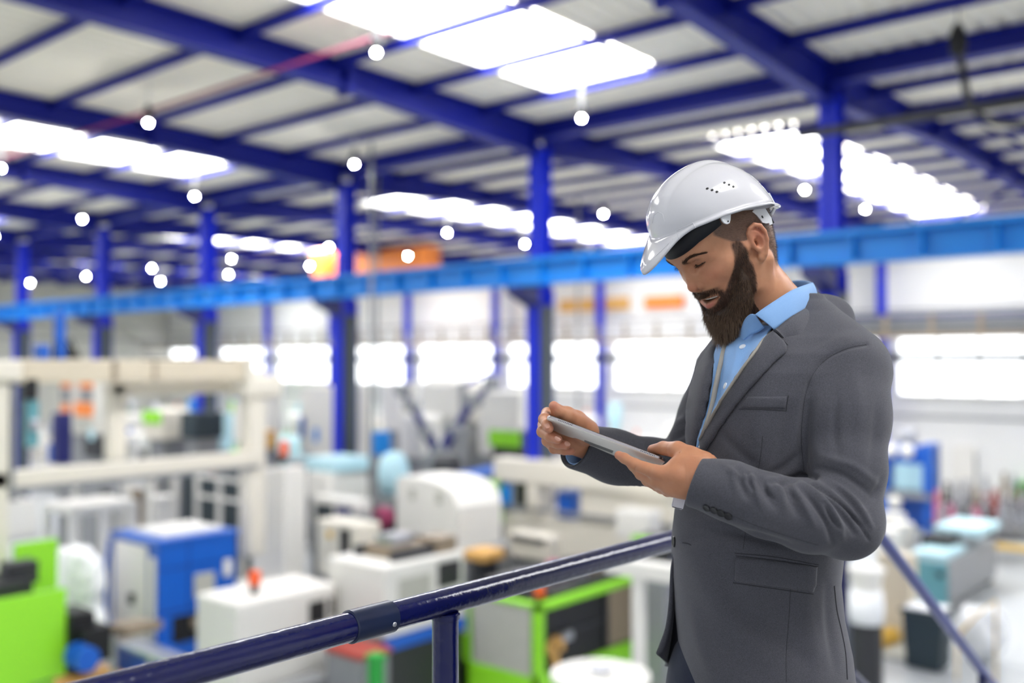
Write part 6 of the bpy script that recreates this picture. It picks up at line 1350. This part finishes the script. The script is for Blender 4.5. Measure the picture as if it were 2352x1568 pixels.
def button(bv, px, py, r, m_, par, h=.0016, name='button'):
    q, n_ = cast(bv, px, py)
    if q is None: return
    n_ = n_*-np.sign((n_*q).sum()); a = nrm(np.cross(n_, [0, 1, 0])); b = np.cross(n_, a); n = 20; V = []
    prof = [(1.0, -.001), (1.0, h*.7), (.88, h), (.72, h*.72), (.3, h*.62)]
    for rr, hh in prof: V += [q+(a*math.cos(2*math.pi*i/n)+b*math.sin(2*math.pi*i/n))*r*rr+n_*hh for i in range(n)]
    m = MB(); m.v = [tuple(x) for x in c2w(np.array(V))]; k = len(prof); m.f = [(j*n+i, j*n+(i+1) % n, (j+1)*n+(i+1) % n, (j+1)*n+i) for j in range(k-1) for i in range(n)]+[tuple(range(n))[::-1], tuple(range((k-1)*n, k*n))]
    o = m.build(name, m_, par, True)
    return o
for x, y in ((1705.5, 796), (1666, 886)): button(SHB, x, y, .0058, 'button_pearl', SHIRT)
# shirt collar: stand and folded leaf
st = lambda pts: [C(*p) for p in pts]
def coll(A, B_, name, par, m_, th=.0016, n=30, k=8, bulge=0., **kw):
    V_, F_ = ribbon(st(A), st(B_), n, k, th, bulge); return mesh_obj(name, V_, F_, m_, par, **kw)
coll([(1866, 649, 1.735), (1846, 655, 1.665), (1815, 668, 1.625), (1780, 690, 1.603), (1750, 710, 1.592), (1734, 722, 1.592)],
     [(1876, 686, 1.74), (1858, 704, 1.655), (1826, 726, 1.608), (1802, 742, 1.592), (1786, 753, 1.585), (1778, 757, 1.583)], 'collar_leaf', SHIRT, 'shirt_cotton', .0018, bulge=.003)
coll([(1734, 722, 1.594), (1722, 722, 1.60), (1712, 732, 1.612), (1705, 748, 1.625), (1700, 768, 1.64)],
     [(1756, 752, 1.60), (1742, 762, 1.605), (1726, 768, 1.612), (1712, 778, 1.622), (1702, 790, 1.635)], 'collar_stand', SHIRT, 'shirt_cotton', .0018)
coll([(1700, 750, 1.64), (1692, 760, 1.66), (1686, 770, 1.69), (1690, 760, 1.74)], [(1702, 782, 1.635), (1692, 778, 1.655), (1676, 782, 1.685), (1680, 775, 1.74)], 'collar_leaf', SHIRT, 'shirt_cotton')
coll([(1866, 649, 1.735), (1850, 645, 1.79), (1820, 645, 1.82), (1780, 660, 1.82), (1740, 700, 1.80), (1705, 745, 1.75)], [(1876, 686, 1.74), (1862, 680, 1.80), (1830, 685, 1.83), (1785, 705, 1.83), (1740, 735, 1.81), (1700, 770, 1.76)], 'collar_leaf', SHIRT, 'shirt_cotton')
# lapels and collar of the blazer
NL = [(1779, 756), (1812, 795), (1813, 811), (1790, 829), (1767, 853), (1742, 880), (1719, 907), (1698, 933), (1678, 960), (1658, 990), (1643, 1014), (1628, 1038), (1606, 1038), (1609, 1010), (1621, 985), (1635, 958), (1648, 936), (1666, 906), (1685, 877), (1708, 844), (1731, 811), (1755, 783)]
V_, F_ = patch(JB, NL, .004, .0045, 7, 8, 3); lp = mesh_obj('lapel', V_, F_, 'jacket_wool', jk, smooth=True)
FL = [(1662, 776), (1655, 800), (1648, 840), (1641, 880), (1634, 918), (1625, 960), (1615, 1000), (1606, 1036), (1582, 1036), (1577, 1000), (1577, 960), (1582, 920), (1592, 885), (1604, 850), (1622, 815), (1642, 790)]
V_, F_ = patch(JB, FL, .006, .005, 7, 10, 3); mesh_obj('lapel', V_, F_, 'jacket_wool', jk)
CLP = [(1779, 757), (1800, 740), (1815, 729), (1834, 717), (1850, 705), (1862, 694), (1874, 681), (1889, 699), (1894, 716), (1882, 731), (1867, 746), (1853, 762), (1841, 777), (1830, 788), (1822, 793), (1812, 795), (1796, 776)]
A = [(1779, 757, 1.578), (1815, 729, 1.60), (1850, 705, 1.645), (1873, 682, 1.70), (1878, 672, 1.76)]
B_ = [(1811, 796, 1.572), (1841, 776, 1.575), (1867, 746, 1.61), (1893, 717, 1.66), (1898, 706, 1.76)]
coll(A, B_, 'jacket_collar', jk, 'jacket_wool', .0045, 36, 10, .004)
coll([(1878, 672, 1.76), (1862, 668, 1.82), (1820, 675, 1.86), (1770, 700, 1.87), (1720, 745, 1.83), (1675, 780, 1.76)], [(1898, 706, 1.76), (1885, 705, 1.84), (1830, 715, 1.89), (1765, 735, 1.89), (1705, 770, 1.85), (1655, 800, 1.77)], 'jacket_collar', jk, 'jacket_wool', .0045, 36, 8, .004)
def seam(bv, pts, r=.0009, k_=.62, name='seam', m_='seam_shade', par=None, n=50):  # dark grey tubes paint the shadow along the seams
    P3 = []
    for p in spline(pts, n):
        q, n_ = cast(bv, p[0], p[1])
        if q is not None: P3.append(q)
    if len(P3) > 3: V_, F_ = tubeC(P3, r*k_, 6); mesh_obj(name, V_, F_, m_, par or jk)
seam(JB, [(1990, 791), (1950, 799), (1905, 820), (1872, 852), (1852, 900), (1843, 960), (1841, 1020), (1847, 1082)], .0007)
seam(JB, [(1752, 1000), (1748, 1040), (1742, 1078)], .0007); seam(JB, [(1712, 1222), (1707, 1260)], .0007); seam(JB, [(1816, 1352), (1812, 1420), (1806, 1500), (1806, 1565)], .0008)
seam(JB, [(1655, 1170), (1720, 1200), (1800, 1228), (1880, 1252)], .0007)
seam(JB, [(1779, 757), (1795, 776), (1810, 793)], .001); seam(JB, [(1568, 1246), (1580, 1248), (1588, 1252)], .0014)
seam(JB, [(1916, 1345), (1922, 1400), (1933, 1450), (1942, 1500), (1946, 1560)], .0022)
# pockets
V_, F_ = patch(JB, [(1717, 908), (1810, 907), (1806, 940), (1700, 937)], .0005, .0014, 6, 4, 1); pk = mesh_obj('breast_pocket', V_, F_, 'jacket_wool', jk)
seam(JB, [(1697, 939), (1750, 940), (1807, 943)], .0011); seam(JB, [(1811, 908), (1808, 925), (1806, 942)], .0011)
V_, F_ = patch(JB, [(1690, 1276), (1780, 1285), (1879, 1300), (1876, 1336), (1870, 1362), (1860, 1360), (1760, 1346), (1690, 1337), (1684, 1330), (1685, 1300)], .0008, .003, 7, 5, 1); mesh_obj('pocket_flap', V_, F_, 'jacket_wool', jk)
seam(JB, [(1688, 1270), (1780, 1279), (1880, 1297)], .0011); seam(JB, [(1684, 1338), (1760, 1349), (1868, 1364)], .0013); seam(JB, [(1690, 1276), (1780, 1286), (1879, 1301)], .0010)
# buttons
button(JB, 1549, 1244, .0095, 'button_black', jk, .003)
for i, (x, y) in enumerate(((1623, 1166), (1640, 1171.5), (1656, 1178), (1672, 1185))):
    button(JB, x, y, .0066, 'button_black', jk, .0022, 'cuff_button')
# shirt cuffs inside the sleeves
def cuff(c, axis, r, L, name, m_, par, n=36, th=.0015):
    axis = nrm(axis); a = nrm(np.cross(axis, [0, 0, 1])); b = np.cross(axis, a); V = []
    for rr, t in ((r, 0), (r, L), (r-th, L), (r-th, 0)): V += [c+axis*t+(a*math.cos(2*math.pi*i/n)+b*math.sin(2*math.pi*i/n))*rr for i in range(n)]
    F = np.array([[j*n+i, j*n+(i+1) % n, ((j+1) % 4)*n+(i+1) % n, ((j+1) % 4)*n+i] for j in range(4) for i in range(n)]); return mesh_obj(name, np.array(V), F, m_, par)
cuff(cf+axf*.006, axf, .034, .05, 'shirt_cuff', 'shirt_cotton', SHIRT); cuff(cf-axf*.0008, axf, .0405, .004, 'sleeve_hem', 'lining', jk)
# trousers and shoes
Tr = Sdf((.1, -1.50, 1.35), (.75, -.40, 2.05), .010)
Tr.ell(hipc+np.array([-.005, .02, 0]), (.152, .20, .150), 0)
for s in (1, -1):
    Tr.cone(HIPS[s], KNEE[s], .092, .072, .04); Tr.cone(KNEE[s], ANK[s]+np.array([0, -.01, 0]), .072, .062, .02)
TrV, TrF = Tr.mesh(1); del Tr; mesh_obj('trousers', TrV, TrF, 'trouser_wool', PERSON)
for s in (1, -1):
    Sh = Sdf(ANK[s]-np.array([.26, .09, .2]), ANK[s]+np.array([.12, .07, .12]), .006)
    a = ANK[s]+np.array([0, -.045, 0]); Sh.cone(a-FWD*-.0+np.array([0, .02, 0]), a+FWD*.10, .047, .040, 0); Sh.cone(a+FWD*.10, a+FWD*.18, .040, .032, .02); Sh.cone(a-FWD*.04, a+FWD*.1, .036, .04, .02)
    Sh.op(lambda X, Y, Z: Y-(yf+.004)+0*X+0*Z, ANK[s]-np.array([.3, .2, .3]), ANK[s]+np.array([.2, -.02, .2]), .004, 's')
    V_, F_ = Sh.mesh(1); mesh_obj('shoe', V_, F_, 'leather', PERSON)
# dark inside of the coat between the fronts
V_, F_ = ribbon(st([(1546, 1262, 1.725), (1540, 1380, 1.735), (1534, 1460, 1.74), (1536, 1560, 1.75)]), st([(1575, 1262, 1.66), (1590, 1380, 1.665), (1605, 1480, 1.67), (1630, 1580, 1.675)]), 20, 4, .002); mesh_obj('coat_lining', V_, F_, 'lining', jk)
# ---------------------------------------------------------------- lanyard and badge
ln = thing('lanyard', tuple(c2w(C(1610, 1030, 1.54)[None])[0]), 'grey woven lanyard around the neck with a metal clip over the blue shirt', 'lanyard')
JB2 = SHB
def strap(pts, w, name, off=.004, z=None):
    A, B2 = [], []
    for (x, y) in spline(pts, 34):
        q, n_ = cast(SHB, x, y)
        if q is None: q, n_ = cast(JB, x, y)
        if q is None: continue
        q = q*(1-(.003+off)/np.linalg.norm(q)); A.append(q-np.array([w/2, 0, 0])); B2.append(q+np.array([w/2, 0, .002]))
    A = np.array(A); B2 = np.array(B2)
    A[:, 2] = relax1(A[:, 2]); B2[:, 2] = relax1(B2[:, 2])
    V_, F_ = ribbon(A, B2, 40, 3, .0012, .0006); return mesh_obj(name, V_, F_, 'lanyard_grey', ln)
def relax1(a, it=6):
    a = np.array(a, float)
    for _ in range(it): a[1:-1] = (a[:-2]+a[1:-1]*2+a[2:])/4
    return a
strap([(1671, 776), (1657, 830), (1645, 885), (1636, 930), (1625, 970), (1612, 1008), (1608, 1024)], .0088, 'strap')
strap([(1770, 760), (1735, 808), (1702, 852), (1668, 903), (1642, 945), (1624, 985), (1612, 1014), (1609, 1024)], .0062, 'strap', .009)
q, n_ = cast(JB, 1608, 1026); q = q*(1-.016/np.linalg.norm(q)); zc = q[2]
V_, F_ = tubeC([C(1609, 1022, zc), C(1606, 1028, zc), C(1603, 1036, zc), C(1606, 1040, zc)], .0016, 8); mesh_obj('clip', V_, F_, 'steel', ln)
V_, F_ = usphere(tuple(C(1608, 1028, zc)), (.0034, .0036, .003), 10); mesh_obj('clip_ring', V_, F_, 'steel', ln)
bd = thing('id_badge', tuple(c2w(C(1560, 1152, 1.56)[None])[0]), 'small white badge card hanging below the hand in front of the blazer', 'badge')
def card(pts, th, name, m_, par):
    V = [C(*p) for p in pts]; n = len(V); V = V+[v+np.array([0, 0, th]) for v in V]; m = MB(); m.v = [tuple(x) for x in c2w(np.array(V))]
    m.f = [tuple(range(n)), tuple(range(n, 2*n))[::-1]]+[(i, (i+1) % n, n+(i+1) % n, n+i) for i in range(n)]; return m.build(name, m_, par)
card([(1553, 1100, 1.555), (1580, 1100, 1.55), (1577, 1136, 1.54), (1569, 1168, 1.54), (1565, 1170.5, 1.54), (1545, 1165, 1.545), (1542.5, 1161.5, 1.545), (1550, 1130, 1.55)], .0014, 'card', 'badge_white', bd)
V_, F_ = tubeC([C(1544, 1163.5, 1.5425), C(1555, 1166.5, 1.5425), C(1567, 1169, 1.5405)], .0006, 6); mesh_obj('card_edge', V_, F_, 'dark_metal', bd)
